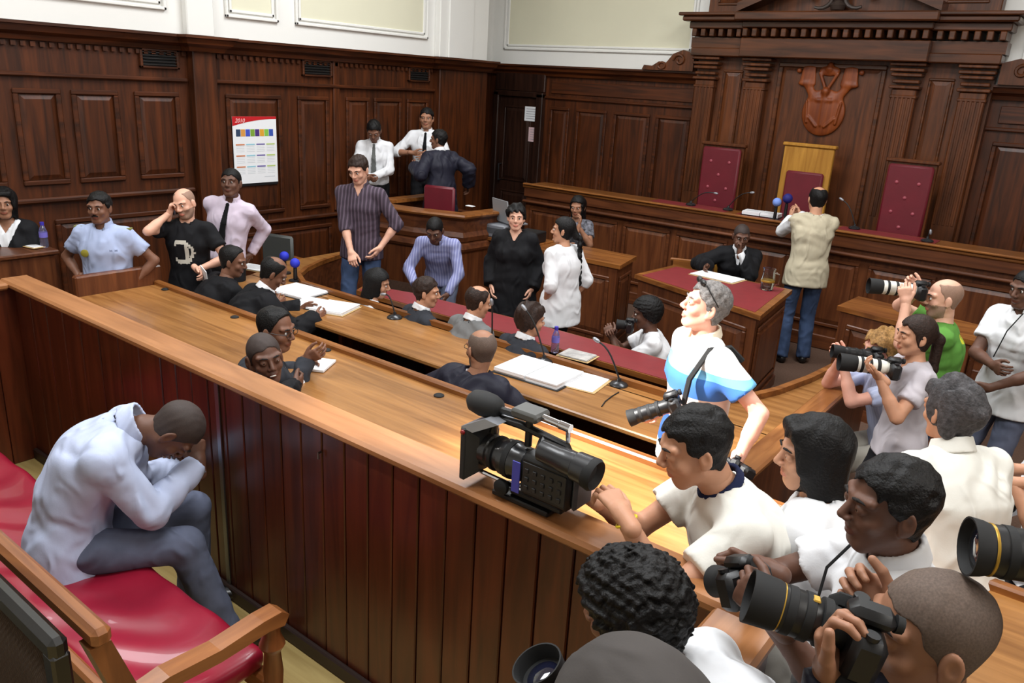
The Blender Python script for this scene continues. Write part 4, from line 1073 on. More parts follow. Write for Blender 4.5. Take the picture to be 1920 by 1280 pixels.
        def cuts(x, y, z):
            # hem plane perpendicular to lower spine
            if flare: d = lim-z+0*x+0*y
            else: d = -((x-r.pv[0])*r.d1[0]+(y-r.pv[1])*r.d1[1]+(z-r.pv[2])*r.d1[2]-hem)
            return d
        seat = pose != 'stand'
        g.fn(lambda x, y, z: folds((x, y, z), amp)+0*x, 'add')
        g.fn(cuts)
        # neck opening
        n0 = r.nk; ax = nrm(r.d2*.6+r.d3*.4)
        def neckhole(x, y, z):
            px, py, pz = x-n0[0], y-n0[1], z-n0[2]; t = px*ax[0]+py*ax[1]+pz*ax[2]
            rad = np.sqrt(np.maximum(px*px+py*py+pz*pz-t*t, 0)); return np.minimum(neck*s+.3*np.maximum(t-.01, 0)-rad, t+.06)
        def nh(x, y, z):
            d = neckhole(x, y, z); return d
        g.fn(lambda x, y, z: np.minimum(nh(x, y, z), 1))
        if vcut:
            vz, vw = vcut
            def vf(x, y, z):
                px, py, pz = x-r.nk[0], y-r.nk[1], z-r.nk[2]
                u = px*r.rt[0]+py*r.rt[1]+pz*r.rt[2]; t = px*r.d2[0]+py*r.d2[1]+pz*r.d2[2]; f = px*r.fwd[0]+py*r.fwd[1]+pz*r.fwd[2]
                wd_ = np.maximum((t+vz*s)*vw, -1)
                return np.minimum(np.minimum(wd_-np.abs(u), f-.0), 1)
            g.fn(vf)
        P, Q = g.run()
        return mesh_np(name, [(P, Q, 0)], mat, root, label=name_label)
    if pants:
        g = SDF(hb*1.0); o = .012
        g.ecap(r.pv-np.array([0, 0, .03*s]), r.pv+r.d1*.07*s, (.158*s*b*hw+o*.6, .112*s*b+o*.6), (.15*s*b*hw+o*.5, .107*s*b+o*.5), (1, 0, 0), .03)
        for sn in 'LR':
            hp, kn, an, fd = leg[sn]; e = an-np.array([0, 0, .03])
            g.cap(hp, kn, .08*s*b**.5+o, .058*s+o, k=.03); g.cap(kn, e, .058*s+o, .048*s+o+.008, k=.02, flat=1)
        g.fn(lambda x, y, z: folds((x, y, z), .004)+0*x, 'add')
        g.fn(lambda x, y, z: np.minimum((x-r.pv[0])*r.d1[0]+(y-r.pv[1])*r.d1[1]+(z-r.pv[2])*r.d1[2]-.09*s, (r.pv[1]+.13*s-y)) if pose != 'stand' else (x-r.pv[0])*r.d1[0]+(y-r.pv[1])*r.d1[1]+(z-r.pv[2])*r.d1[2]-.09*s)
        P, Q = g.run(); mesh_np('trousers', [(P, Q, 0)], pants, root)
    if shoes:
        for sn in 'LR':
            hp, kn, an, fd = leg[sn]; g = SDF(.009 if dist < 4 else .013); sdv = nrm(np.cross(fd, [0, 0, 1])); bz = np.array([0, 0, an[2]-.085])
            g.ecap(np.append(an[:2]-fd[:2]*.03, an[2]-.045), np.append(an[:2]+fd[:2]*.17*s, an[2]-.055), (.04, .042), (.044, .03), sdv, k=0)
            g.cap(an-np.array([0, 0, .03]), an+np.array([0, 0, .02]), .045, .045, k=.02); zz = an[2]-.085
            g.fn(lambda x, y, z: (zz+.002)-z+0*x+0*y)
            P, Q = g.run(); mesh_np('shoe', [(P, Q, 0)], SHOEM, root)
    if top: garment('shirt', top['m'], top.get('o', .008), top.get('sleeve', 'long'), top.get('hem', -.0), top.get('neck', .062), top.get('v'), amp=top.get('amp', .004))
    if over: garment(over.get('name', 'jacket'), over['m'], over.get('o', .022), over.get('sleeve', 'long'), over.get('hem', -.12), over.get('neck', .07), over.get('v', (.3, .35)), over.get('flare', 0), over.get('amp', .006), over.get('long'), vest=over.get('vest', False))
    ax = nrm(r.d2*.75+r.d3*.25); rr = nrm(r.rt-ax*(r.rt@ax)); ff = np.cross(ax, rr)
    if collar:
        cm_, cr, chh = collar[0], collar[1], collar[2]   # material, radius, height
        g = SDF(.0055 if dist < 4 else .008); 
        def cf(x, y, z):
            px, py, pz = x-r.nk[0], y-r.nk[1], z-r.nk[2]
            t = px*ax[0]+py*ax[1]+pz*ax[2]; u = px*rr[0]+py*rr[1]+pz*rr[2]; f = px*ff[0]+py*ff[1]+pz*ff[2]
            t2 = t+.25*f   # dips at the front
            ra = np.sqrt(u*u+(f*.95)**2); d = np.abs(ra-cr*s+.25*t2)-.0065
            d = np.maximum(d, np.abs(t2-chh*.5+.012)-chh*.5-.006)
            if len(collar) > 3 and collar[3]: d = np.maximum(d, np.where(f > 0, (collar[3]-(chh-t2)*.0)-np.abs(u)-np.maximum(0, .0), -1))
            return d
        g._add(cf, r.nk-.12, r.nk+.12, .0005, 'u'); P, Q = g.run()
        if len(P): mesh_np('collar', [(P, Q, 0)], cm_, root)
    if tie:
        oo = .018+.018; g = SDF(.006 if dist > 4 else .0045)
        p0 = r.nk-r.d2*.035*s+r.fwd*(.072*s+.018); p1 = r.ch+r.d2*.08*s+r.fwd*(.115*s*b+oo); p2 = r.pv+r.d1*.12*s+nrm(np.cross(r.d1, [1, 0, 0]))*-1*(.108*s*b+oo)*-1
        f1 = nrm(np.cross(r.d1, np.array([1., 0, 0])));  
        if f1[1] < 0: f1 = -f1
        p2 = r.pv+r.d1*.12*s+f1*(.108*s*b+oo)
        g.ell(p0, (.016, .013, .016), k=.004); g.ecap(p0, p1, (.016, .006), (.028, .006), r.rt, k=.004); g.ecap(p1, p2, (.028, .006), (.036, .006), r.rt, k=.004)
        P, Q = g.run(); mesh_np('tie', [(P, Q, 0)], tie, root)
    r.root, r.arm, r.leg, r.sh, r.Rf, r.base, r.h2l, r.Rh, r.W2L = root, arm, leg, sh, Rf, base, h2l, Rh, W2L
    r.L2W = lambda p: Rf@np.asarray(p, float)+base
    return r
SHOEM = plain('black_shoe', (20, 18, 18), .35, coat=.2)

def paint(rig, fn, mat, which='shirt', back=False):
    """printed motif woven into the garment: faces whose centre (u across, t up, from the chest) satisfies fn take the second colour"""
    for o in rig.root.children:
        if o.name.split('.')[0] == which:
            me = o.data; me.materials.append(mat); n = len(me.polygons); c = np.empty(n*3); me.polygons.foreach_get('center', c); c = c.reshape(-1, 3)-rig.ch
            u, t, f = c@rig.rt, c@rig.d2, c@rig.fwd; m = np.empty(n, np.int32); me.polygons.foreach_get('material_index', m)
            m[fn(u, t) & ((f < -.02) if back else (f > .02))] = len(me.materials)-1; me.polygons.foreach_set('material_index', m)
# ================================================================== hand-held and table props
def frame_from(dirv, up=(0, 0, 1)):
    y = nrm(dirv); x = nrm(np.cross(y, up)); z = np.cross(x, y); return x, y, z
def place(o, loc, dirv, up=(0, 0, 1), roll_=0):
    x, y, z = frame_from(dirv, up); Mx = Matrix.Identity(4)
    for i in range(3): Mx[i][0] = x[i]; Mx[i][1] = y[i]; Mx[i][2] = z[i]; Mx[i][3] = loc[i]
    o.matrix_world = Mx @ Matrix.Rotation(roll_, 4, 'Y'); return o
WHITEL = plain('lens_white', (222, 220, 210), .4); GOLD = plain('lens_gold', (190, 150, 60), .35, .6); LENSG = plain('lens_glass', (20, 22, 40), .05, coat=1)
SILV = plain('grey_metal_paint', (150, 152, 158), .35, .5)
def dslr(label, loc, dirv, L=.12, R=.035, white=False, hood=.05, roll_=0, sc=1., front=None, gold=False, grip=False, silver=False, group=None):
    """loc = centre of the camera body; lens points along dirv"""
    o = empty('camera', (0, 0, 0), 0, label, 'camera', group)
    w = MB(); w.box(-.068, .068, -.035, .02, -.05, .035, .012); w.build('body', BLACK, o, True)
    w = MB(); w.box(-.025, .025, -.045, .03, .03, .062, .012); w.build('viewfinder_hump', BLACK, o, True)
    w = MB(); w.box(.045, .078, -.03, .045, -.05 if not grip else -.085, .03, .014)
    if grip: w.box(-.066, .07, -.033, .02, -.088, -.045, .01)
    w.build('grip', BLACKR, o, True)
    MB().box(-.035, .035, -.038, -.034, -.035, .02, .001).build('screen', plain('lcd', (28, 30, 34), .1), o)
    MB().lathe([(.014, 0), (.014, .008), (.012, .01)], (.05, .0, .035), (0, 0, 1), 12).build('dial', BLACK, o, True); MB().lathe([(.012, 0), (.012, .008)], (-.05, -.005, .035), (0, 0, 1), 12).build('dial', BLACK, o, True)
    w = MB(); w.lathe([(.016, 0), (.014, .012)], (0, -.045, .045), (0, -1, 0), 10); w.build('eyecup', BLACKR, o, True)
    m = WHITEL if white else (SILV if silver else BLACK)
    w = MB(); w.lathe([(.031, .018), (.033, .03), (R*.9, .05), (R*.92, .02+L*.45), (R, .02+L*.5), (R, .02+L), (R*.9, .02+L)], n=24, axis=(0, 1, 0)); w.build('lens_barrel', m, o, True)
    w = MB()
    for t in (.3, .55, .8): w.lathe([(R*.95, .02+L*t-.008), (R*1.04, .02+L*t-.006), (R*1.04, .02+L*t+.008), (R*.95, .02+L*t+.01)], n=24, axis=(0, 1, 0))
    w.build('focus_ring', BLACKR, o, True)
    if gold:
        w = MB(); w.lathe([(R*1.01, .02+L*.92), (R*1.03, .02+L*.925), (R*1.03, .02+L*.94), (R*1.01, .02+L*.945)], n=28, axis=(0, 1, 0)); w.build('gold_ring', GOLD, o, True); MB().box(-.012, .006, .02+L*.45, .02+L*.56, R*.95, R*1.06, .002).build('gold_mark', GOLD, o)
    h0 = .02+L
    w = MB(); w.lathe([(R*1.0, h0-.01), (R*1.08, h0), (R*1.15, h0+hood), (R*1.08, h0+hood), (R*.95, h0+.004), (R*.3, h0+.002)], n=28, axis=(0, 1, 0)); w.build('lens_hood', BLACKR if not silver else BLACK, o, True)
    w = MB(); w.lathe([(R*.85, h0), (R*.7, h0+.006), (R*.3, h0+.009)], n=20, axis=(0, 1, 0)); w.build('front_glass', LENSG, o, True)
    place(o, loc, dirv, roll_=roll_); o.scale = (sc, sc, sc); return o
def strap(label, pts, r=.011, mat=None):
    w = MB(); w.tube(pts, r, 6); return tag(w.build('camera_strap', mat or BLACKR, None, True), label, 'strap')

# ---- video camera on the rail
vc = empty('video_camera', (-1.27, 1.83, 1.39), 0, 'large black professional video camera resting on the dock rail, pointing left', 'camera')
T = lambda p: (-p[0], p[1], p[2])
w = MB(); w.box(-.1, .12, -.045, .045, 0, .018, .004, T); w.box(-.14, .06, -.03, .03, .018, .04, .006, T); w.build('mounting_plate', BLACK, vc)
for v in (-.03, .03): MB().tube([T((-.12, v, .048)), T((.2, v, .055))], .0075, 8).build('support_rod', CHROME, vc, True)
w = MB(); w.box(-.18, .005, -.06, .055, .05, .19, .014, T); w.build('body', BLACK, vc, True)
w = MB(); w.box(-.17, -.01, -.064, -.06, .07, .17, .003, T)
for k in range(5):
    for j in range(3): w.box(-.155+k*.03, -.14+k*.03, -.068, -.064, .08+j*.028, .095+j*.028, .002, T)
w.build('control_panel', plain('panel_dark', (34, 34, 36), .4), vc)
MB().box(-.002, .028, -.066, -.062, .055, .16, .001, T).build('blue_label', plain('blue_violet', (70, 72, 170), .4), vc)
MB().box(-.2, -.18, -.05, .045, .06, .18, .01, T).build('battery', plain('battery_grey', (60, 60, 64), .5), vc)
w = MB(); w.lathe([(.045, 0), (.056, .01), (.056, .05), (.06, .055), (.06, .1), (.052, .105), (.05, .15), (.055, .155), (.055, .18)], T((.0, -.002, .125)), (-1, 0, 0), 24); w.build('lens_barrel', plain('lens_satin', (30, 31, 34), .28, coat=.3), vc, True)
w = MB(); w.lathe([(.063, 0), (.063, .02)], T((.06, -.002, .125)), (-1, 0, 0), 28); w.lathe([(.058, 0), (.058, .012)], T((.125, -.002, .125)), (-1, 0, 0), 28); w.build('focus_ring', BLACKR, vc, True)
w = MB(); w.hexa([T(p) for p in ((.175, -.05, .06), (.175, .05, .06), (.175, .05, .18), (.175, -.05, .18))], [T(p) for p in ((.21, -.075, .03), (.21, .075, .03), (.21, .075, .205), (.21, -.075, .205))]); w.box(.21, .235, -.078, .078, .025, .21, .006, T); w.build('matte_box', plain('matte_box_grey', (34, 35, 36), .55), vc)
w = MB(); w.hexa([T(p) for p in ((.19, -.07, .2), (.235, -.075, .21), (.235, .075, .21), (.19, .07, .2))], [T(p) for p in ((.1, -.055, .25), (.15, -.06, .257), (.15, .06, .257), (.1, .055, .25))]); w.build('top_flag', SILV, vc)
w = MB(); w.tube([T(p) for p in ((.16, 0, .19), (.15, 0, .245), (.05, 0, .25), (-.12, 0, .235), (-.15, 0, .19))], .014, 8); w.build('handle', BLACK, vc, True)
w = MB(); w.tube([T((.02, 0, .19)), T((.02, 0, .25))], .012, 8); w.tube([T((-.06, 0, .19)), T((-.06, 0, .24))], .01, 8); w.build('handle_post', BLACK, vc, True)
w = MB(); w.box(-.03, .07, -.04, .04, .285, .315, .008, T); w.build('radio_receiver', plain('receiver_grey', (78, 78, 76), .45), vc, True)
MB().tube([T((.02, 0, .255)), T((.02, 0, .29))], .012, 8).build('receiver_mount', BLACK, vc, True)
w = MB(); w.lathe([(.01, 0), (.03, .012), (.04, .04), (.042, .08), (.036, .115), (.018, .135), (.004, .138)], T((.13, .0, .275)), (-1, 0, .0), 18); w.build('microphone_foam', BLACKR, vc, True)
MB().tube([T((.02, .0, .28)), T((.14, .0, .275))], .012, 8).build('microphone_tube', BLACK, vc, True)
w = MB(); w.lathe([(.012, 0), (.012, .06), (.014, .062), (.014, .1)], T((-.03, 0, .3)), (1, 0, -.05), 12); w.tube([T((-.12, 0, .298)), T((-.125, 0, .25))], .007, 8); w.build('cable_plug', CHROME, vc, True)
w = MB(); w.lathe([(.02, 0), (.034, .01), (.036, .08), (.038, .085), (.038, .13), (.044, .135), (.046, .185), (.040, .19), (.034, .175), (.01, .17)], T((-.06, -.055, .225)), (1, 0, -.06), 22); w.build('viewfinder', plain('viewfinder_black', (34, 35, 38), .35, coat=.2), vc, True)
w = MB(); w.lathe([(.035, 0), (.047, .01), (.05, .03), (.044, .04), (.03, .02)], T((-.225, -.055, .213)), (1, 0, -.1), 22); w.build('eyecup', BLACKR, vc, True)
MB().tube([T((-.04, -.01, .235)), T((-.06, -.055, .225))], .012, 8).build('viewfinder_arm', BLACK, vc, True)
w = MB(); w.lathe([(.022, 0), (.026, .006), (.026, .02), (.02, .024)], T((.075, -.04, .045)), (0, -1, 0), 16); w.build('follow_focus_knob', BLACKR, vc, True)
MB().sphere(T((.222, -.078, .195)), .009, 8).build('tally_lamp', plain('tally_red', (120, 14, 18), .3), vc, True)

# ---- papers, files, mics, bottles
def sheetpile(label, cpx, z, w_, h_, t, rz, n=3, open_=False, mat=None, group=None, nm='paper_stack'):
    c = at_z(cpx[0], cpx[1], z); rr = random.Random(int(cpx[0]))
    o = empty(nm, (c[0], c[1], z+.001), rz, label, 'papers', group)
    w = MB(); w.box(-w_/2-.012, w_/2+.012, -h_/2-.012, h_/2+.012, 0, .004, .001); w.build('folder_cover', BLACK if open_ else plain('manila', (190, 160, 110), .8), o)
    for s in ((-1, 1) if open_ else (0,)):
        ww = w_/2 if open_ else w_; cx = s*w_/4
        w = MB(); k = 6; P_ = []
        for i in range(n):
            dz = .004+t*(i+1)/n; a, b = rr.uniform(-.004, .004), rr.uniform(-.004, .004)
            w.box(cx-ww/2+.004+a, cx+ww/2-.004+a, -h_/2+b, h_/2+b, .004+t*i/n, dz-.0006, .0005)
        w.build('page_block', mat or PAPER, o)
        tx_ = MB()
        for i in range(9): tx_.box(cx-ww*.36, cx+ww*(.36-.12*(i % 3 == 2)), h_*(.36-i*.08), h_*(.37-i*.08), .004+t, .0043+t)
        tx_.build('printed_text', plain('faint_ink', (188, 188, 192), .8), o)
    return o
sheetpile('open white file on the second desk beside the balding advocate', (560, 548), .8, .42, .32, .02, .1, open_=True)
sheetpile('open file of loose white pages next to the black lever-arch file', (592, 572), .8, .36, .28, .012, .25, open_=True)
sheetpile('thick white document with black cover edge, nearest the desk front', (628, 580), .8, .30, .30, .025, .35)
sheetpile('wide open ring binder in front of the bald robed man', (1010, 702), .8, .50, .34, .035, .05, open_=True)
sheetpile('single white sheet pack beside the microphone on the second desk', (1098, 717), .8, .24, .30, .004, .15, n=1)
sheetpile('closed magazine with blue spine lying on the maroon table', (1083, 668), .755, .24, .17, .012, .1, mat=plain('magazine_cover', (176, 172, 168), .4, var=.3, scale=20), nm='magazine')
sheetpile('white papers spread on the clerk desk before the robed man', (1345, 520), .953, .46, .26, .01, -.1)
sheetpile('pile of open law papers on the judges bench left of the vest man', (1428, 404), 1.33, .42, .2, .04, .1, open_=True)
sheetpile('small white card by the water bottle on the side table', (64, 463), 1.125, .12, .08, .006, .2, n=1)
def gooseneck(label, bx, tip, z, group='gooseneck microphones', tipm=None):
    b = np.array(bx, float); o = empty('gooseneck_microphone', (b[0], b[1], z), 0, label, 'microphone', group)
    w = MB(); w.lathe([(.062, 0), (.062, .008), (.05, .02), (.015, .03), (.012, .05)], n=22); w.build('base', plain('mic_base', (60, 60, 62), .25, .6), o, True)
    t = np.array(tip)-np.array([b[0], b[1], z]); m = np.array([0, 0, .04])
    pts = [m+(t-m)*k+np.array([0, 0, .05*math.sin(PI*k)]) for k in np.linspace(0, 1, 8)]
    MB().tube(pts, .006, 8).build('stem', BLACK, o, True)
    d = nrm(pts[-1]-pts[-2]); w = MB(); w.lathe([(.008, 0), (.013, .01), (.014, .035), (.010, .05), (.003, .055)], pts[-1]-d*.01, d, 12); w.build('capsule', tipm or SILV, o, True)
    return o
def mic_px(label, bpx, tpx, z, dy=0., **k):
    b = at_z(bpx[0], bpx[1], z); b[1] = min(b[1], 9.2) if z > 1.2 else b[1]; t = at_y(tpx[0], tpx[1], b[1]+dy); return gooseneck(label, b[:2], t, z, **k)
mic_px('gooseneck microphone with round shiny base right of the open binder, nearest the striped-shirt man', (1160, 722), (1122, 640), .8, -.02)
mic_px('gooseneck microphone directly behind the open ring binder', (1020, 678), (985, 580), .8, -.02)
mic_px('gooseneck microphone standing between grey-suited man and bald robed man', (922, 642), (922, 570), .8, -.02)
mic_px('gooseneck microphone near the woman in the white jacket at the table', (740, 596), (722, 552), .8, -.02)
mic_px('thin desk microphone in front of the left judge chair', (1295, 384), (1340, 362), 1.33, 0)
mic_px('thin desk microphone left of the law papers on the bench', (1380, 390), (1408, 361), 1.33, 0)
mic_px('long thin desk microphone right of the vest man on the bench', (1613, 424), (1580, 375), 1.33, 0)
mic_px('thin desk microphone in front of the right judge chair', (1738, 452), (1745, 432), 1.33, 0)
BLUE = plain('blue_foam', (34, 48, 190), .7); PURP = plain('bottle_cap_blue', (60, 50, 170), .5); WATER = plain('water_bottle', (190, 190, 225), .08, trans=.9)
def foam_mic(label, px, y, zb, mat, group, r=.045):
    t = at_y(px[0], px[1], y); o = empty('press_microphone', (t[0], t[1], zb), 0, label, 'microphone', group); h = t[2]-zb
    w = MB(); w.sphere((0, 0, h), r, 14); w.build('foam_ball', mat, o, True)
    w = MB(); w.lathe([(.02, h-.2 if h > .25 else .02), (.017, h-r)], n=10); w.build('handle', BLACK, o, True)
    w = MB(); w.lathe([(.06, 0), (.06, .01), (.008, .015), (.008, max(.03, h-.1))], n=14); w.build('stand', BLACK, o, True); return o
foam_mic('left one of two blue foam press microphones on the second desk', (533, 480), 4.52, .8, BLUE, 'blue press microphones')
foam_mic('right one of two blue foam press microphones on the second desk', (553, 493), 4.42, .8, BLUE, 'blue press microphones')
foam_mic('blue foam microphone on the judges bench before the middle chair', (1477, 372), 8.98, 1.32, plain('dark_blue_foam', (26, 26, 110), .7), 'bench press microphones', .055)
foam_mic('pale blue foam microphone on the judges bench left of the dark blue one', (1457, 379), 8.98, 1.32, plain('pale_blue_foam', (120, 150, 225), .7), 'bench press microphones', .05)
def bottle(label, px, z, h=.2, r=.03):
    c = at_z(px[0], px[1], z); o = empty('water_bottle', (c[0], c[1], z), 0, label, 'bottle')
    w = MB(); w.lathe([(r*.9, 0), (r, .008), (r, h*.3), (r*.93, h*.34), (r, h*.38), (r, h*.62), (r*.5, h*.84), (r*.42, h*.86), (r*.42, h*.9)], n=18); w.build('bottle_body', WATER, o, True)
    w = MB(); w.lathe([(r*.5, h*.88), (r*.5, h), (r*.45, h)], n=14); w.build('cap', PURP, o, True)
    w = MB(); w.lathe([(r*1.02, h*.4), (r*1.02, h*.6)], n=18); w.build('label_band', plain('bottle_label', (120, 110, 200), .5), o, True)
bottle('plastic water bottle with blue cap on the maroon table beside the curly-haired man', (1040, 660), .753)
bottle('plastic water bottle with blue cap on the side table by the left edge', (84, 463), 1.12, .21, .032)
jg = at_z(1437, 543, .953); o = empty('water_jug', (jg[0], jg[1], .954), 0, 'clear glass water jug on the clerk desk', 'jug')
MB().lathe([(.05, 0), (.058, .01), (.062, .1), (.055, .17), (.058, .2), (.053, .2), (.05, .17), (.057, .1), (.05, .012)], n=20).build('jug_body', GLASS, o, True)
MB().tube([(.055, 0, .17), (.1, 0, .16), (.1, 0, .07), (.06, 0, .05)], .007, 8).build('handle', GLASS, o, True)
MB().lathe([(.059, .075), (.0635, .078), (.0635, .092), (.059, .095)], n=20).build('gilt_band', GOLD, o, True)
# laptop and printer left of the side desk
c = at_y(955, 385, 7.35)
stn = empty('equipment_stand', (-4.95, 6.35, 0), 0, 'dark wooden stand carrying the grey recorder and laptop', 'stand')
c = at_z(938, 440, 1.0)
stn.location = (c[0], c[1]+.1, 0); w = MB(); w.box(-.4, .5, -.2, .25, .93, .97, .008); w.build('top', W_EDGE, stn)
for a in (-.36, .44):
    for b in (-.17, .2): MB().box(a, a+.05, b, b+.05, 0, .93).build('leg', W_FASCZ, stn)
MB().box(-.32, .42, -.14, .2, .3, .33).build('shelf', W_FASCZ, stn)
rcd = empty('recorder_box', (c[0]-.1, c[1]+.05, .971), .1, 'grey recording machine with small red lamp beside the woman in black', 'machine')
MB().box(-.2, .2, -.14, .14, 0, .15, .015).build('case', plain('grey_case', (112, 114, 120), .5), rcd, True)
MB().sphere((-.17, -.14, .16), .014, 8).build('red_lamp', plain('red_lamp', (220, 20, 40), .4, emit=.8), rcd, True)
MB().box(-.15, .15, -.144, -.14, .05, .11).build('display', plain('grey_display', (70, 72, 76), .4), rcd)
lp = empty('laptop', (c[0]+.02, c[1]+.16, 1.122), -.35, 'grey laptop with its open lid turned to the camera on top of the recorder', 'laptop')
MB().box(-.17, .17, -.11, .12, 0, .02, .004).build('base', SILV, lp); w = MB(); w.hexa([(-.17, -.13, .02), (.17, -.13, .02), (.17, -.115, .02), (-.17, -.115, .02)], [(-.16, -.17, .27), (.16, -.17, .27), (.16, -.155, .27), (-.16, -.155, .27)]); w.build('lid', plain('laptop_grey', (150, 152, 155), .4), lp)
mb_ = empty('equipment_case', (c[0]+.36, c[1]+.1, .971), .1, 'black equipment case on the stand right of the grey recorder', 'case')
MB().box(-.13, .13, -.12, .12, 0, .12, .01).build('case_body', BLACK, mb_); MB().tube([(-.05, -.12, .06), (-.05, -.15, .06), (.05, -.15, .06), (.05, -.12, .06)], .006, 6).build('handle', BLACKR, mb_, True)
cp = at_z(882, 386, 1.255); tag(MB().box(cp[0]-.05, cp[0]+.05, cp[1]-.03, cp[1]+.03, 1.251, 1.258).build('paper_slip', PAPER), 'small white slip on the rim of the witness box', 'paper')
# wooden armchair behind the side desk
ac = empty('wooden_armchair', (-3.5, 7.75, 0), .4, 'empty wooden armchair between the side desk and the clerk desk', 'chair')
MB().box(-.24, .24, -.24, .24, .42, .47, .015).build('seat', LEATHER2, ac)
for sx in (-.22, .22):
    for sy in (-.22, .22): MB().box(sx-.02, sx+.02, sy-.02, sy+.02, 0, .42 if sy < 0 else .9, .004).build('leg', W_FASCZ, ac)
    MB().box(sx-.025, sx+.025, -.24, .22, .66, .69, .008).build('armrest', W_EDGE, ac); MB().box(sx-.015, sx+.015, -.22, -.19, .47, .66).build('arm_post', W_FASCZ, ac)
MB().box(-.24, .24, .2, .24, .8, .92, .01).build('back_rail', W_EDGE, ac); MB().box(-.2, .2, .205, .235, .5, .8, .005).build('back_panel', LEATHER2, ac)
# benches hidden behind the seated rows
def pew(label, x0, x1, y, fl, seat=.44):
    o = empty('pew', ((x0+x1)/2, y, fl), 0, label, 'bench', 'plain wooden pews'); L_ = (x1-x0)/2
    MB().box(-L_, L_, -.17, .17, seat-.04, seat, .01).build('seat', W_FASC, o); MB().box(-L_, L_, -.2, -.17, seat, seat+.3, .008).build('backrest', W_FASC, o)
    for k in (-L_+.1, 0, L_-.1): MB().box(k-.03, k+.03, -.19, .14, 0, seat-.04).build('support', W_FASCZ, o)
pew('plain wooden pew between the dock wall and the first desk', -6.0, -2.7, 2.12, .12)
pew('plain wooden pew between the first and second desks', -6.3, -2.3, 3.47, 0, .42)
pew('plain wooden pew between the second desk and the maroon table', -5.2, -2.6, 4.56, 0, .38)

sheetpile('loose white papers at the far left of the second desk by the first robed advocate', (478, 503), .8, .3, .2, .01, .3)
tag(MB().tube([tuple(at_z(a, b_, .804)) for a, b_ in ((1160, 735), (1148, 742), (1135, 752), (1128, 762))], .004, 6).build('microphone_cable', BLACKR, None, True), 'thin cable running from the nearest gooseneck microphone over the second desk', 'cable')
# ================================================================== the people
WS = cloth('white', (226, 227, 230)); WS2 = cloth('offwhite', (222, 220, 212)); BK = cloth('black', (22, 22, 25), rough=.8); BKB = cloth('blueblack', (34, 34, 46), rough=.55)
JN = cloth('jeans', (62, 78, 108), var=.18, scale=14); JNG = cloth('grey_jeans', (96, 102, 122), var=.15, scale=10); PALE = cloth('pale_blue', (186, 196, 224)); POL = cloth('officer_blue', (170, 182, 214))
LAV = cloth('lavender', (140, 144, 178)); PINK = cloth('pinkish', (206, 192, 208)); PUR = cloth('dark_purple', (62, 48, 58)); GRY = cloth('grey_suit', (112, 112, 112)); DGRY = cloth('dark_suit', (50, 52, 58))
BEI = cloth('beige_vest', (186, 176, 152)); GRN = cloth('green', (92, 146, 64)); GT = cloth('greyish_tee', (186, 180, 186)); STONE = cloth('stone', (172, 168, 158)); HOOD = cloth('hood_grey', (72, 68, 66)); DT = cloth('grey_tie', (96, 98, 96)); BT = cloth('black_tie', (18, 18, 20))
def stripes(name, cols, edges, axis=2, scale=1.):
    """hard colour bands of a printed / woven garment along one object axis"""
    m, nt, b = newmat('cloth_'+name); b.inputs['Roughness'].default_value = .88
    tc = nt.nodes.new('ShaderNodeTexCoord'); sp = nt.nodes.new('ShaderNodeSeparateXYZ'); nt.links.new(tc.outputs['Object'], sp.inputs[0])
    r = nt.nodes.new('ShaderNodeValToRGB'); r.color_ramp.interpolation = 'CONSTANT'; mr = nt.nodes.new('ShaderNodeMapRange'); mr.inputs[1].default_value = edges[0]; mr.inputs[2].default_value = edges[-1]
    nt.links.new(sp.outputs[axis], mr.inputs[0]); nt.links.new(mr.outputs[0], r.inputs['Fac']); lo, hi = edges[0], edges[-1]
    while len(r.color_ramp.elements) < len(cols): r.color_ramp.elements.new(.5)
    for i, c in enumerate(cols): r.color_ramp.elements[i].position = (edges[i]-lo)/(hi-lo); r.color_ramp.elements[i].color = (*srgb(c), 1)
    nt.links.new(r.outputs['Color'], b.inputs['Base Color']); return m
def pinstripe(name, c1, c2, freq, axis='X'):
    m, nt, b = newmat('cloth_'+name); b.inputs['Roughness'].default_value = .88
    tc = nt.nodes.new('ShaderNodeTexCoord'); wv = nt.nodes.new('ShaderNodeTexWave'); wv.bands_direction = axis; wv.inputs['Scale'].default_value = freq; wv.inputs['Distortion'].default_value = .4
    nt.links.new(tc.outputs['Object'], wv.inputs['Vector']); r = nt.nodes.new('ShaderNodeValToRGB'); nt.links.new(wv.outputs['Fac'], r.inputs['Fac'])
    r.color_ramp.elements[0].color = (*srgb(c1), 1); r.color_ramp.elements[1].color = (*srgb(c2), 1); r.color_ramp.elements[0].position = .55; r.color_ramp.elements[1].position = .8
    nt.links.new(r.outputs['Color'], b.inputs['Base Color']); return m
PURS = pinstripe('purple_stripe', (56, 44, 56), (92, 78, 92), 9); LAVS = pinstripe('lavender_stripe', (126, 130, 176), (160, 164, 200), 12)
PATT = plain('cloth_pattern', (96, 96, 104), .85, var=.9, scale=28)
PALES = pinstripe('pale_blue_stripe', (182, 192, 224), (196, 204, 232), 14)
def wcol(m, r=.064, h=.035, op=.02): return (m, r, h, op)
def patch_on(rig, name, mat, px, size, off=.0, nrm_=None, parent=None): pass
def at_r(px, py, rr): d = ray(px, py); return c_c+d*rr/math.hypot(d[0], d[1])

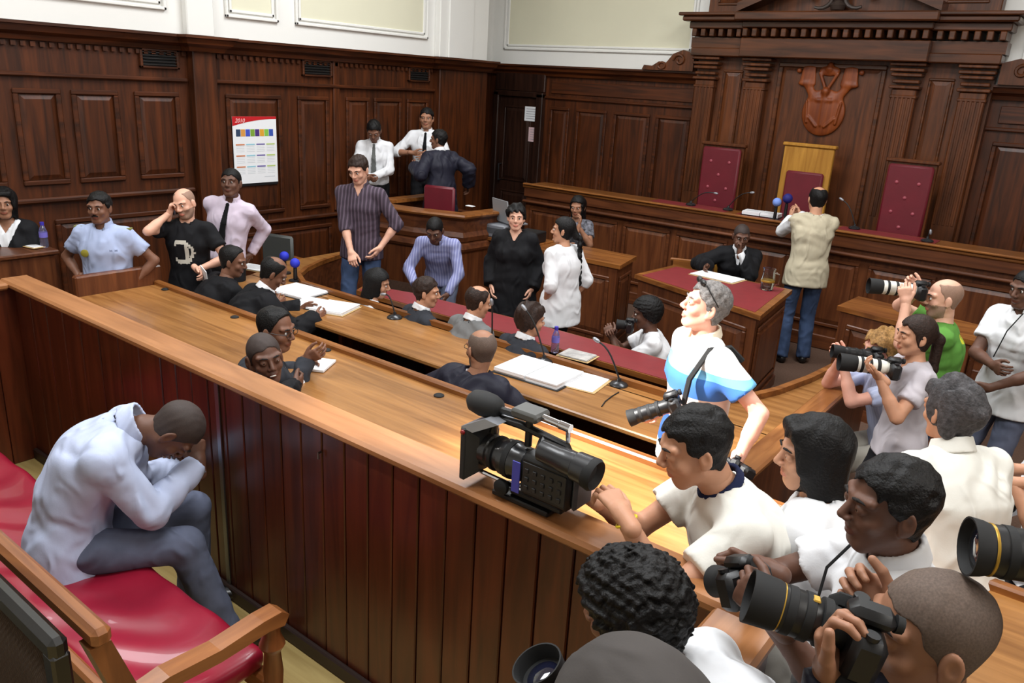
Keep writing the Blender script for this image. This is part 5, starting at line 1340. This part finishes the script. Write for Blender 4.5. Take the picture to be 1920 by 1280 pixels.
# --- left wall group
p = person('woman in black blazer and white top at the far left edge', at_y(8, 382, 2.62), -42, .35, 'sit', (2, 2), sk='brown', fem=True, hair=('bob', H_BLACK), top=dict(m=WS, sleeve='long', hem=0, v=(.1, .6)), over=dict(m=BK, v=(.26, .4), hem=-.08), pants=BK, hands=dict(L=dict(t=(.15, .3, -.42)), R=dict(t=(.1, .3, -.42))), look=(15, 0, 0))
bx = empty('side_chair', (float(p.base[0]), float(p.base[1])-.02, .0), math.radians(-132), 'dark chair under the woman in the black blazer', 'chair')
MB().box(-.22, .22, -.22, .2, .72, .78, .02).build('seat', BLACKW, bx)
for sx in (-.18, .18):
    for sy in (-.18, .18): MB().box(sx-.02, sx+.02, sy-.02, sy+.02, 0, .72).build('leg', BLACKW, bx)
of = person('uniformed officer in pale blue shirt with arms akimbo', at_z(186, 390, 1.56), -50, 0, 'stand', (-4, 4), sk='dark2', hair=('short', H_BLACK), stache=H_BLACK, bulk=1.18, top=dict(m=POL, sleeve='short', hem=0, o=.012), collar=(POL, .068, .04, .035), pants=cloth('navy', (36, 42, 66)),
            hands=dict(L=dict(t=(.20, .02, -.47), pole=(-1, -.5, -.1), dir=(-.2, .3, -1), palm=(-1, 0, 0), curl=.5), R=dict(t=(.20, .02, -.47), pole=(1, -.5, -.1), dir=(-.2, .3, -1), palm=(-1, 0, 0), curl=.5)), look=(0, 0, 0))
ph = person('bald man in black T-shirt holding a phone to his ear', at_z(346, 382, 1.565), -48, 0, 'stand', (2, 2), sk='fair', hair=('stubring', H_FAIRSTUB), look=(-14, 12, 10), beard=H_FAIRSTUB, top=dict(m=BK, sleeve='short', hem=-.1, o=.014), pants=JN,
            hands=dict(R=dict(t=(.11, .08, .06), pole=(.6, .3, -1), dir=(-.3, .1, 1), palm=(-1, 0, 0), curl=.7), L=dict(t=(.12, .2, -.38), pole=(-1, -.4, 0), dir=(.6, .6, -.3), curl=.5)))
tm = person('man in pinkish shirt and black tie leaning beside the wall planner', at_z(433, 343, 1.67), -52, 0, 'stand', (-8, 2), side=-10, sk='dark', hair=('crop', H_BLACK), look=(0, -8, 0), top=dict(m=PINK, sleeve='long', hem=0, o=.014), collar=(PINK, .066, .04, .03), tie=BT, pants=BK,
            hands=dict(L=dict(t=(.10, -.12, -.50), pole=(-.5, -1, 0)), R=dict(t=(.02, -.16, -.46), pole=(.6, -.8, 0))))
g1 = person('young attendant in white shirt and grey tie looking down at his hands', at_y(701, 245, 6.75), -50, .42, 'stand', (2, 10), nod=30, sk='dark2', hair=('short', H_BLACK), look=(0, 35, 0), top=dict(m=WS, sleeve='long', hem=0, o=.016), collar=(WS, .064, .035, .03), tie=DT, pants=BK,
            hands=dict(L=dict(t=(.0, .24, -.42), pole=(-1, -.6, 0), curl=.7), R=dict(t=(.04, .24, -.42), pole=(1, -.6, 0), curl=.7)))
g2 = person('attendant in white shirt and black tie with elbow raised, behind the robed man', at_y(800, 222, 7.6), -55, .42, 'stand', (0, 0), sk='brown', hair=('short', H_BLACK), look=(0, 0, 0), top=dict(m=WS, sleeve='roll', hem=0, o=.016), collar=(WS, .064, .035, .03), tie=BT, pants=BK,
            hands=dict(R=dict(t=(.12, .2, -.26), pole=(1, -.2, -.3), dir=(-.9, .1, -.1)), L=dict(t=(.05, .2, -.3), pole=(-1, -.5, 0))))
rm = person('robed man with back turned talking to the attendant with raised elbow', at_y(822, 262, 7.15), 160, .42, 'stand', (4, 10), sk='dark2', hair=('short', H_BLACK), look=(45, 0, 0), top=dict(m=WS, sleeve='long', hem=0), over=dict(m=BKB, name='gown', flare=.45, long=-.5, o=.03, v=(.2, .3)), collar=(WS, .066, .04, .02), pants=BK,
            hands=dict(L=dict(t=(.3, .1, -.2), pole=(-.5, -.5, -.6)), R=dict(t=(.38, -.1, -.42), pole=(.4, -1, 0))))
pm = person('tall man in dark purple striped shirt standing by the curved desk end', at_r(672, 318, 7.75), -58, 0, 'stand', (3, 6), nod=12, sk='fair', hair=('short', H_DARK), look=(-12, 22, 0), top=dict(m=PURS, sleeve='roll', hem=-.12, o=.014, v=(.09, .4)), collar=(PURS, .068, .04, .045), pants=JN, beard=None,
            hands=dict(R=dict(t=(.02, .22, -.55), pole=(1, -.6, 0), curl=.5, dir=(-.3, .5, -.8), palm=(0, -1, -.4)), L=dict(t=(.2, .08, -.52), pole=(-1, -.4, 0))))
lv = person('bending man in lavender striped shirt in front of the witness box', at_y(815, 432, 5.55), -60, 0, 'stand', (28, 42), nod=40, S=1.0, sk='dark', hair=('crop', H_BLACK), look=(0, 28, 0), top=dict(m=LAVS, sleeve='long', hem=-.02, o=.014), collar=(LAVS, .066, .04, .03), pants=cloth('slate', (96, 102, 120)),
            hands=dict(R=dict(t=(.16, .22, -.42), pole=(.8, -.8, 0), curl=.5), L=dict(t=(.16, .2, -.5), pole=(-1, -.8, 0), curl=.4)))
bw = person('woman dressed all in black with short dark hair standing in the well', at_z(968, 408, 1.49), -62, 0, 'stand', (0, 0), sk='fair', fem=True, bulk=1.12, hair=('messy', H_BLACK), look=(8, 0, 0), top=dict(m=BK, sleeve='long', hem=-.3, o=.018, v=(.1, .5)), over=dict(m=BK, o=.026, hem=-.3, v=(.14, .5), flare=.32, long=-.34, name='tunic'), pants=BK,
            hands=dict(R=dict(t=(.2, .08, -.55)), L=dict(t=(.2, .06, -.55))))
wb_ = person('woman in white blouse with long black ponytail seen from behind', at_z(1056, 432, 1.47), 168, 0, 'stand', (0, 2), sk='tan', fem=True, bulk=1.1, hair=('braid', H_BLACK), look=(38, 0, 0), top=dict(m=WS, sleeve='roll', hem=-.2, o=.02, amp=.003), pants=BK,
             hands=dict(L=dict(t=(.18, .02, -.55)), R=dict(t=(.18, .02, -.55))))
pt = person('seated woman in patterned blouse with hand at her chin behind the side desk', at_z(1083, 388, 1.3), -64, 0, 'sit', (4, 6), sk='brown', fem=True, hair=('long', H_BLACK), look=(-10, 8, 0), top=dict(m=PATT, sleeve='short', hem=0), pants=BK,
            hands=dict(L=dict(t=(.06, .26, -.06), pole=(-.6, 0, -1), dir=(.2, -.2, 1)), R=dict(t=(.06, .3, -.3), pole=(1, 0, -1))))
# --- advocates at the second desk
aA = person('robed advocate leaning over the second desk, furthest left', at_y(437, 490, 3.58), 74, 0, 'sit', (14, 24), sk='dark2', hair=('reced', H_BLACK), look=(-35, 12, 0), bulk=1.25, top=dict(m=WS, hem=0), over=dict(m=BK, name='gown', flare=.3, long=-.3, o=.032, v=(.12, .3)), pants=BK,
            hands=dict(L=dict(t=(.2, .34, -.24)), R=dict(t=(.12, .36, -.24))))
aB = person('robed advocate with balding crown reading at the second desk', at_y(513, 512, 3.58), 70, 0, 'sit', (16, 30), sk='dark2', hair=('ring', H_BLACK), look=(-15, 34, 0), bulk=1.25, top=dict(m=WS, hem=0), over=dict(m=BK, name='gown', flare=.3, long=-.3, o=.032, v=(.12, .3)), collar=(WS, .07, .045, .02), pants=BK,
            hands=dict(L=dict(t=(.2, .34, -.24)), R=dict(t=(.1, .36, -.24))))
bd = person('bald robed man with glasses and grey beard turning his head left', at_y(902, 655, 3.5), 92, 0, 'sit', (4, 8), sk='brown', hair=('stubring', H_GSTUB), look=(72, 4, 0), nod=2, bulk=1.25, fat=.08, glasses=BLACK, beard=H_GSTUB, top=dict(m=WS, hem=0), over=dict(m=BKB, name='gown', flare=.3, long=-.3, o=.032, v=(.12, .3), amp=.008), pants=BK,
            hands=dict(L=dict(t=(.32, .22, -.34), pole=(-1, -.3, -.3)), R=dict(t=(.2, .3, -.34), pole=(1, -.3, -.3))))
# --- men behind the dock wall
gm = person('dark-haired man in glasses and suit gesturing at the first desk', at_y(518, 618, 2.52), 62, .12, 'sit', (6, 14), sk='dark2', hair=('reced', H_BLACK), look=(-42, 6, 0), glasses=BLACK, bulk=1.25, top=dict(m=WS, hem=0), over=dict(m=DGRY, v=(.2, .3)), pants=BK,
            hands=dict(R=dict(w=at_y(575, 672, 2.75), pole=(.5, -.3, -1), dir=(.5, .6, .4), curl=.5), L=dict(w=at_y(560, 690, 2.8), pole=(-1, -.3, -1), curl=.4)))
sm = person('smiling shaven-headed man in dark suit just behind the dock rail', at_y(497, 672, 2.14), 42, .12, 'sit', (6, 12), sk='dark', hair=('shaved', H_STUB), look=(-60, -2, 6), bulk=1.05, top=dict(m=WS, hem=0), over=dict(m=BK, v=(.2, .3), o=.024), collar=(WS, .066, .04, .02), pants=BK,
            hands=dict(R=dict(w=at_y(570, 715, 2.55), pole=(1, -.3, -1)), L=dict(t=(.1, .3, -.36))))
# smile: row of teeth
w = MB(); w.sphere((0, 0, 0), 1, 10); o = w.build('teeth', plain('teeth', (225, 220, 210), .3), sm.root, True)
Mx = Matrix.Identity(4); c_ = sm.h2l((0, .0905, -.0625))[0]; Rh = sm.Rh
for i in range(3): Mx[i][0] = Rh[i, 0]*.017; Mx[i][1] = Rh[i, 1]*.006; Mx[i][2] = Rh[i, 2]*.004; Mx[i][3] = c_[i]
o.matrix_local = Mx
# --- inner row at the maroon table
i1 = person('woman with pulled back black hair and white jacket at the maroon table', at_y(708, 532, 4.52), 62, 0, 'sit', (8, 16), sk='tan', fem=True, hair=('long', H_BLACK), look=(-30, 10, 0), top=dict(m=BK, hem=0), over=dict(m=WS, o=.02, v=(.16, .4), hem=-.1), pants=BK, hands=dict(R=dict(t=(.12, .34, -.3)), L=dict(t=(.12, .34, -.3))))
i2 = person('man in dark grey suit with white collar at the maroon table', at_y(800, 548, 4.5), 70, 0, 'sit', (6, 12), sk='tan', hair=('short', H_DARK), look=(-35, 4, 0), top=dict(m=WS, hem=0), over=dict(m=DGRY, v=(.16, .3)), collar=(WS, .068, .04, .015), pants=BK, hands=dict(R=dict(t=(.12, .34, -.3)), L=dict(t=(.12, .34, -.3))))
i3 = person('man in light grey suit with bald crown at the maroon table', at_y(897, 566, 4.5), 78, 0, 'sit', (8, 14), sk='tan', hair=('ring', H_DARK), look=(-18, 14, 0), top=dict(m=WS, hem=0), over=dict(m=GRY, v=(.16, .3)), collar=(WS, .068, .04, .015), pants=BK, hands=dict(R=dict(t=(.12, .34, -.3)), L=dict(t=(.12, .34, -.3))))
i4 = person('curly dark-haired person in dark jacket at the maroon table by the water bottle', at_y(995, 600, 4.5), 80, 0, 'sit', (8, 12), sk='tan', hair=('messy', H_DARK), look=(-20, 6, 0), top=dict(m=WS, hem=0), over=dict(m=DGRY, v=(.16, .3)), collar=(WS, .068, .04, .015), pants=BK, hands=dict(R=dict(t=(.12, .34, -.3)), L=dict(t=(.12, .34, -.3))))
# --- crying man on the red bench
cr = person('man in pale blue shirt and jeans bent forward on the red bench, hiding his face', at_y(326, 806, 1.50), 50, DZ, 'sit', (14, 46), nod=98, S=1.06, sk='dark', hair=('shaved', H_STUB), look=(0, 72, 0), bulk=1.0, top=dict(m=PALE, sleeve='long', hem=-.13, o=.024, amp=.006), collar=(PALE, .074, .055, 0), pants=JNG,
            hands=dict(R=dict(w=at_y(372, 866, 1.60), wpole=(.2, -.3, -1), wdir=(-.25, .1, 1), wpalm=(-1, .1, 0), curl=1.1, thumb=.9), L=dict(w=at_y(330, 872, 1.72), wpole=(-.2, .2, -1), wdir=(0, -.1, 1), curl=.9)),
            feet=dict(R=dict(w=(-2.66, 1.58, DZ+.085), pole=(0, .5, 1)), L=dict(w=(-3.0, 1.64, DZ+.085), pole=(0, .5, 1))))
# --- clerk and vest man
ck = person('robed clerk seated with hand on mouth behind the maroon-topped desk', at_y(1390, 443, 7.85), -66, .1, 'sit', (8, 14), sk='dark', hair=('shaved', H_STUB), look=(6, 14, 0), top=dict(m=WS, hem=0), over=dict(m=BK, name='gown', flare=.3, long=-.3, o=.03, v=(.16, .3)), collar=(WS, .066, .04, .02), pants=BK,
            hands=dict(R=dict(w=at_y(1325, 500, 7.42), pole=(1, 0, -.4), dir=(.3, 1, -.2)), L=dict(t=(.0, .2, .0), pole=(-.6, .1, -1), dir=(0, -.1, 1), curl=.8)))
sc_ = empty('clerk_chair', (float(ck.base[0]), float(ck.base[1]), 0), math.radians(-156), 'yellowish wooden chair under the robed clerk', 'chair')
MB().box(-.24, .24, -.26, .2, .44, .5, .02).build('seat', LEATHER2, sc_); MB().box(-.24, .24, -.28, -.24, .55, .95, .01).build('backrest', YWOOD, sc_)
for sx in (-.21, .21):
    for sy in (-.25, .17): MB().box(sx-.02, sx+.02, sy-.02, sy+.02, 0, .44).build('leg', YWOOD, sc_)
vm = person('man in beige vest and jeans photographing from the judges bench', at_y(1532, 374, 8.25), 118, 0, 'stand', (4, 8), sk='tan', hair=('ring', H_BLACK), look=(10, 4, 0), top=dict(m=WS, sleeve='long', hem=-.04, o=.016), over=dict(m=BEI, vest=True, o=.028, hem=-.16, v=(.3, .2), name='vest', sleeve=None), pants=JN,
            hands=dict(L=dict(w=at_y(1482, 408, 8.55), wpole=(-.6, -.4, -1), wdir=(-.3, .6, .7), curl=.6), R=dict(w=at_y(1490, 400, 8.7), wpole=(1, 0, -.6), wdir=(-.5, .6, .4), curl=.6)))
# --- striped shirt photographer
hs_ = at_y(1322, 575, 3.5); zb = float(hs_[2])
STR = stripes('blue_white_bands', [(225, 220, 214), (40, 78, 146), (226, 208, 198), (60, 112, 190), (110, 178, 224), (228, 226, 222), (228, 226, 222)], [zb-1.2, zb-.73, zb-.57, zb-.42, zb-.31, zb-.27, zb])
sp = person('grey-haired man in blue and white striped T-shirt with sunglasses on his head', hs_, 232, 0, 'stand', (0, 3), nod=-4, sk='pink', hair=('short', H_GREY), look=(-12, -14, 0), bulk=1.08, top=dict(m=STR, sleeve='short', hem=-.12, o=.016, v=(.13, .45)), collar=(cloth('cream_collar', (226, 212, 190)), .07, .035, .05), pants=JN,
            hands=dict(R=dict(w=at_y(1252, 765, 3.28), pole=(1, -.6, -.4), wdir=(-.8, -.3, -.3), wpalm=(.2, 0, -1), curl=.9), L=dict(w=at_y(1378, 872, 3.32), pole=(-.5, -1, .1), wdir=(0, -.1, -1), curl=.9)))
sg_ = MB()
for s in (-1, 1):
    sg_.sphere(sp.h2l((s*.033, .062, .112))[0], .024, 10, (1, .5, .7)); sg_.tube([sp.h2l(q)[0] for q in ((s*.055, .05, .108), (s*.082, .02, .075), (s*.086, -.03, .03))], .003, 6)
sg_.tube([sp.h2l((-.012, .07, .112))[0], sp.h2l((.012, .07, .112))[0]], .003, 6); sg_.build('sunglasses', BLACK, sp.root, True)
dslr('black and silver camera with long lens in the striped-shirt man\'s raised hand', at_y(1262, 757, 3.2), (-.72, -.35, -.42), .17, .036, hood=.03)
dslr('black camera hanging at the hip of the striped-shirt man', at_y(1384, 880, 3.3), (-.2, -.5, -.9), .1, .036)
shl = sp.sh['L']; fw_ = sp.fwd
pts = [sp.L2W(shl+q) for q in (np.array([.02, -.13, .0]), np.array([.03, -.06, .065]), np.array([.02, .05, .06]), np.array([.01, .14, -.08]), np.array([.0, .165, -.25]), np.array([-.02, .16, -.45]))]
strap('black camera strap over the shoulder of the striped-shirt man', pts, .014)
# --- crouching photographer in the well
cp_ = person('crouching photographer in white shirt behind the maroon table', at_y(1212, 588, 5.45), 214, 0, 'kneel', (10, 14), sk='dark', hair=('afro', H_BLACK), look=(-6, 8, 0), top=dict(m=WS, sleeve='short', hem=-.08, o=.014), pants=JN,
             hands=dict(L=dict(t=(-.02, .30, -.08), pole=(-.5, -.2, -1), curl=.7), R=dict(t=(.04, .30, -.08), pole=(.8, -.2, -1), curl=.7)))
dslr('small black camera held by the crouching photographer', at_y(1180, 610, 5.3), (-.9, -.4, .0), .06, .034, hood=.02)
# --- photographers on the right
gr_h = at_d(1768, 560, 4.75)
gr = person('balding man in bright green T-shirt shooting with a white telephoto lens', gr_h, 192, 0, 'stand', (0, 4), sk='fair', hair=('stubring', H_FAIRSTUB), look=(16, 4, 0), beard=H_FAIRSTUB, bulk=1.05, top=dict(m=GRN, sleeve='short', hem=-.14, o=.012), pants=JN,
            hands=dict(L=dict(w=at_d(1698, 566, float((gr_h-c_c)@c_f)-.12), pole=(-.4, -.1, -1), wdir=(-.3, 0, 1), curl=.7), R=dict(w=at_d(1722, 548, float((gr_h-c_c)@c_f)+.08), pole=(.8, 0, -.8), wdir=(-.6, .2, .5), curl=.7)))
dslr('black camera with white banded telephoto lens at the eye of the man in green', at_d(1722, 545, float((gr_h-c_c)@c_f)), (-.87, -.5, .02), .2, .042, True, .07)
paint(gr, lambda u, t: (np.abs(u) < .06) & (t > .14) & (t < .2) & (np.sin(u*120) > -.5), plain('yellow_print', (205, 205, 40), .8), back=True)
cw_h = at_d(1716, 630, 4.25)
cw = person('woman in light grey T-shirt with dark ponytail shooting a white telephoto lens', cw_h, 216, 0, 'stand', (0, 4), sk='tan', fem=True, hair=('tail', H_DARK), look=(0, 2, 0), top=dict(m=GT, sleeve='short', hem=-.08, o=.01, v=(.1, .5)), pants=BK,
            hands=dict(L=dict(w=at_d(1648, 706, float((cw_h-c_c)@c_f)-.1), wpole=(.3, -.3, -1), wdir=(-.7, -.3, .5), wpalm=(0, 0, 1), curl=.5), R=dict(w=at_d(1690, 706, float((cw_h-c_c)@c_f)+.15), pole=(.8, -.3, -1), wdir=(-.8, -.2, .4), curl=.7)))
dslr('black camera with white banded telephoto lens held by the woman in grey T-shirt', at_d(1672, 690, float((cw_h-c_c)@c_f)-.05), (-.88, -.47, .02), .17, .042, True, .08)
bl_h = at_z(1652, 655, 1.22)
bl = person('blond photographer crouching low in striped shirt and stone trousers', bl_h, 222, 0, 'sit', (14, 18), sk='pink', hair=('messy', H_BLOND), look=(0, 6, 0), top=dict(m=PALES, sleeve='short', hem=-.05), pants=STONE,
            hands=dict(L=dict(t=(.0, .28, .05), pole=(-.5, 0, -1), wdir=(-.5, -.3, .8), curl=.7), R=dict(t=(.06, .26, .05), pole=(.6, 0, -1), curl=.7)))
st_ = empty('low_stool', (float(bl.base[0]), float(bl.base[1]), 0), 0, 'low dark stool under the blond photographer', 'stool')
zs = max(.2, bl.pv[2]-.16)
MB().lathe([(.17, zs-.05), (.18, zs-.03), (.18, zs), (.16, zs+.01)], n=18).build('seat', BLACKW, st_, True)
for a in range(4): MB().tube([(.12*math.cos(a*PI/2+.6), .12*math.sin(a*PI/2+.6), zs-.04), (.15*math.cos(a*PI/2+.6), .15*math.sin(a*PI/2+.6), 0)], .015, 8).build('leg', BLACKW, st_, True)
dslr('all-black camera with long lens of the blond crouching photographer', at_d(1640, 668, float((bl_h-c_c)@c_f)-.1), (-.86, -.5, .04), .17, .036, False, .06)
rw = person('man in white short-sleeved shirt with folded forearms at the right edge', at_d(1925, 542, 4.9), 238, 0, 'stand', (2, 6), sk='dark', hair=('crop', H_BLACK), look=(0, 8, 0), bulk=1.08, top=dict(m=WS, sleeve='short', hem=-.14, o=.016), collar=(WS, .068, .04, .03), pants=JNG,
            hands=dict(R=dict(t=(-.08, .26, -.32), pole=(1, -.2, -.5), curl=.6), L=dict(t=(.1, .26, -.46), pole=(-1, -.3, -.2), curl=.6)))
tag(MB().tube([rw.L2W(rw.nk+q) for q in (np.array([-.06, .09, -.0]), np.array([-.03, .15, -.12]), np.array([.0, .17, -.3])) ], .004, 5).build('lanyard', BLACKR), 'thin dark lanyard around the neck of the white-shirted man at the right edge', 'lanyard')
# --- front row
GH = at_d(1782, 772, 3.05)
gy = person('man with wavy salt-and-pepper hair in white shirt seen from behind', GH, 140, 0, 'stand', (6, 16), S=1.0, sk='tan', hair=('wavy', H_SALT), look=(4, 6, 0), bulk=1.3, top=dict(m=WS2, sleeve='long', hem=-.1, o=.022, amp=.006), collar=(WS2, .074, .05, 0), pants=JN,
            hands=dict(L=dict(t=(.2, .25, -.38)), R=dict(t=(.2, .25, -.38))))
CH = at_d(1302, 838, 2.32)
cmn = person('young man with short black hair in white T-shirt with navy neckline at the video camera', CH, 222, .12, 'stand', (14, 26), nod=30, S=1.0, sk='tan', hair=('short', H_BLACK), look=(0, 16, 0), bulk=1.08, top=dict(m=WS2, sleeve='short', hem=-.1, o=.016), collar=(cloth('navy_neckline', (30, 36, 66)), .064, .02, 0), pants=JN,
            hands=dict(L=dict(w=at_d(1168, 965, 2.2), wpole=(-.7, -1, -.5), wdir=(-.7, .3, .3), wpalm=(0, 0, -1), curl=.5), R=dict(w=at_d(1098, 925, 2.45), wpole=(.2, .5, -1), wdir=(-1, .1, .2), wpalm=(0, -1, 0), curl=.8)))
a = cmn.arm['L']; wv = nrm(a['wr']-a['el']); cc = a['wr']-wv*.02
x_, y_ = nrm(np.cross(wv, [0, 0, 1])), None; y_ = np.cross(wv, x_)
MB().tube([cc+(x_*math.cos(t)+y_*math.sin(t))*.031 for t in np.linspace(0, 2*PI, 20)], .0045, 6, False).build('yellow_wristband', plain('yellow_rubber', (222, 196, 40), .4), cmn.root, True)
BH = at_d(1522, 852, 2.42)
bb = person('woman with glossy black bob in white top beside the young cameraman', BH, 178, .12, 'stand', (4, 12), S=.95, sk='tan', fem=True, hair=('bob', H_BLACK), look=(36, 4, 0), bulk=1.2, top=dict(m=WS, sleeve='long', hem=-.15, o=.022, amp=.006), pants=BK, hands=dict(L=dict(t=(.12, .25, -.4)), R=dict(t=(.12, .25, -.4))))
PH = at_d(1665, 948, 1.86)
pf = person('man with short black hair in white shirt in profile, holding a small camera low', PH, 214, DZ, 'stand', (4, 12), S=.98, sk='dark', hair=('short', H_BLACK), look=(4, 2, 0), bulk=1.05, top=dict(m=WS, sleeve='short', hem=-.1, o=.018, amp=.005), collar=(WS, .07, .045, .03), pants=BK,
            hands=dict(R=dict(w=at_d(1428, 1062, 1.98), pole=(.8, -.4, -.6), wdir=(-.9, -.1, .1), wpalm=(0, -.6, -.6), curl=.9, thumb=.7), L=dict(w=at_d(1440, 1150, 1.66), pole=(-.4, -.4, -1), wdir=(-.8, .3, .2), curl=.8)))
dslr('compact black camera held low by the white-shirted man in profile', at_d(1392, 1092, 1.80), (-.7, .3, -.45), .05, .033, hood=.02)
strap('thin black double strap hanging from the neck of the man in profile', [pf.L2W(pf.nk+q) for q in (np.array([.06, .07, .0]), np.array([.05, .13, -.08]), np.array([.02, .155, -.25]))], .004)
SH_ = at_d(1738, 1190, 1.4)
sv = person('man with close-cropped greying hair at the bottom right aiming a big lens', SH_, 212, DZ, 'stand', (2, 6), S=1.0, sk='brown', hair=('shaved', H_GSTUB), look=(0, 2, 0), fat=.04, top=dict(m=BKB, sleeve='long', hem=-.1), pants=BK,
            hands=dict(L=dict(w=at_d(1555, 1262, 1.30), pole=(-.3, .2, -1), wdir=(-.25, .1, 1), wpalm=(.6, 0, .6), curl=.7, thumb=.3), R=dict(w=at_d(1668, 1170, 1.46), pole=(.2, -.3, -1), wdir=(-.7, .2, .4), curl=.8)))
dslr('big black camera with long gold-ringed lens at the bottom right', at_d(1606, 1190, 1.30), (-.88, -.34, .16), .115, .040, hood=.045, gold=True, grip=True, sc=1.0)
CU = at_d(1180, 1150, 1.72)
cu_ = person('curly-haired person in white shirt at the dock corner, back of head to the camera', CU, 186, DZ, 'stand', (28, 52), nod=30, bulk=1.2, S=.94, sk='dark2', hair=('bigafro', H_BLACK), look=(0, 10, 0), top=dict(m=WS, sleeve='long', hem=-.1, o=.016), pants=BK, hands=dict(L=dict(t=(.12, .05, -.5)), R=dict(t=(.12, .05, -.5))))
HH = at_d(1165, 1345, 1.22)
hd = person('person in dark grey hood at the bottom edge', HH, 150, DZ, 'stand', (2, 6), S=.93, sk='dark2', hair=None, look=(10, 0, 0), top=dict(m=HOOD, sleeve='long', hem=-.12, o=.022), pants=BK,
            hands=dict(L=dict(w=at_d(1110, 1420, 1.34), pole=(-.6, 0, -1), wdir=(-.6, .4, .5), curl=.8), R=dict(t=(.05, .15, -.35), pole=(.8, -.3, -.6))))
g = SDF(.008)
g.ell((0, -.03, .015), (.135, .145, .14), k=0); g.ecap((0, -.06, -.02), (0, -.06, -.13), (.12, .11), (.16, .12), (1, 0, 0), k=.05)
g.ell((0, .12, -.01), (.085, .14, .11), k=.02, mode='s'); g.fn(lambda x, y, z: wob(x, y, z, .003, 30, 1.)+0*x, 'add')
P, Q = g.run(); mesh_np('hood', [(hd.h2l(P), Q, 0)], HOOD, hd.root)
dslr('black camera with gold-ringed lens poking up beside the grey hood', at_d(1066, 1350, 1.32), c_u*.85-c_r*.42-c_f*.3, .08, .038, hood=.03, gold=True)
# --- partly cropped people at the right edge
re_ = person('cropped person in white sleeve at the right edge with hands on dark gear', at_d(1990, 800, 3.3), 205, 0, 'stand', (6, 12), S=.95, sk='tan', hair=('short', H_BLACK), top=dict(m=WS, sleeve='roll', hem=-.1, o=.018), pants=BK,
             hands=dict(L=dict(w=at_d(1900, 905, 3.25), pole=(-.6, -.3, -1), wdir=(-.8, 0, -.3), curl=.6), R=dict(w=at_d(1905, 880, 3.4), pole=(.6, -.3, -1), wdir=(-.8, 0, -.3), curl=.6)))
dslr('dark camera with blue strap tag held at the right edge', at_d(1905, 935, 3.28), (-.5, -.5, -.6), .07, .034)
le_ = person('cropped photographer beyond the right edge holding a very large black lens', at_d(2330, 1040, 1.42), 212, DZ, 'stand', (2, 6), S=1.0, sk='tan', hair=('short', H_BLACK), top=dict(m=BK, sleeve='long', hem=-.1), pants=BK,
             hands=dict(L=dict(w=at_d(1975, 1140, 1.32), pole=(-.3, .2, -1), wdir=(-.4, .1, 1), curl=.6), R=dict(w=at_d(2110, 1080, 1.42), pole=(.1, -.3, -1), wdir=(-.8, .2, .3), curl=.8)))
dslr('very large black telephoto lens entering from the right edge', at_d(2112, 1072, 1.30), (-.88, -.40, .0), .2, .044, hood=.02, gold=True, grip=True)
# --- small held things
phn = ph.arm['R']; c_ = ph.h2l((.092, .03, -.02))[0]
o = tag(MB().box(-.006, .006, -.022, .022, -.05, .05, .004).build('mobile_phone', BLACK), 'dark mobile phone at the ear of the bald man in black T-shirt', 'phone'); o.location = ph.L2W(c_); o.rotation_euler = (0, 0, math.radians(-48-90))
a = ph.arm['L']; c_ = ph.L2W(a['wr']+a['f']*.12); o = tag(MB().box(-.06, .06, -.003, .003, -.085, .085, .001).build('leaflet', PAPER), 'folded white leaflet in the lower hand of the man on the phone', 'paper'); o.location = c_; o.rotation_euler = (.2, .3, math.radians(-10))
c_ = gm.L2W(gm.arm['R']['wr']+gm.arm['R']['f']*.1); o = tag(MB().box(-.07, .07, -.1, .1, -.008, .008, .002).build('notebook', PAPER), 'small white notebook under the hands of the man in glasses', 'notebook'); q__ = at_z(598, 684, .96); o.location = (q__[0], q__[1], .961); o.rotation_euler = (0, 0, .5)
# officer badges
def stuck(rig, name, mat, hx, hz, r=.03, side=1):
    """small disc on the chest front"""
    c = rig.ch+rig.rt*hx+rig.d2*hz+rig.fwd*(.115*1.1+.018); w = MB(); w.lathe([(r, 0), (r, .006), (r*.7, .01)], c, rig.fwd, 14); w.build(name, mat, rig.root, True)
stuck(of, 'badge', plain('badge_gold', (150, 140, 50), .5), .095, .07, .03)
for s in (-1, 1):
    c = of.sh['L' if s < 0 else 'R']+of.d2*.055; w = MB(); w.box(c[0]-.05, c[0]+.05, c[1]-.025, c[1]+.025, c[2]-.008, c[2]+.010, .004); w.build('epaulette', plain('epaulette', (120, 122, 70), .7), of.root)
# hanging coats / dark box on the back wall platform

WP = plain('print_white', (196, 192, 180), .8)
paint(ph, lambda u, t: (np.abs(np.hypot(u-.02, t-.02)-.085) < .014) & (u < .07) | ((np.abs(u+.02) < .012) & (np.abs(t-.0) < .08)), WP)
paint(cmn, lambda u, t: (np.abs(np.hypot(u+.01, t+.02)-.075) < .006) | ((np.abs(t-.055) < .008) & (u > -.09) & (u < -.02)), plain('print_grey', (120, 122, 128), .8))
paint(of, lambda u, t: (np.abs(u+.085) < .05) & (t < .095) & (t > .085), plain('pocket_seam', (120, 130, 160), .9))
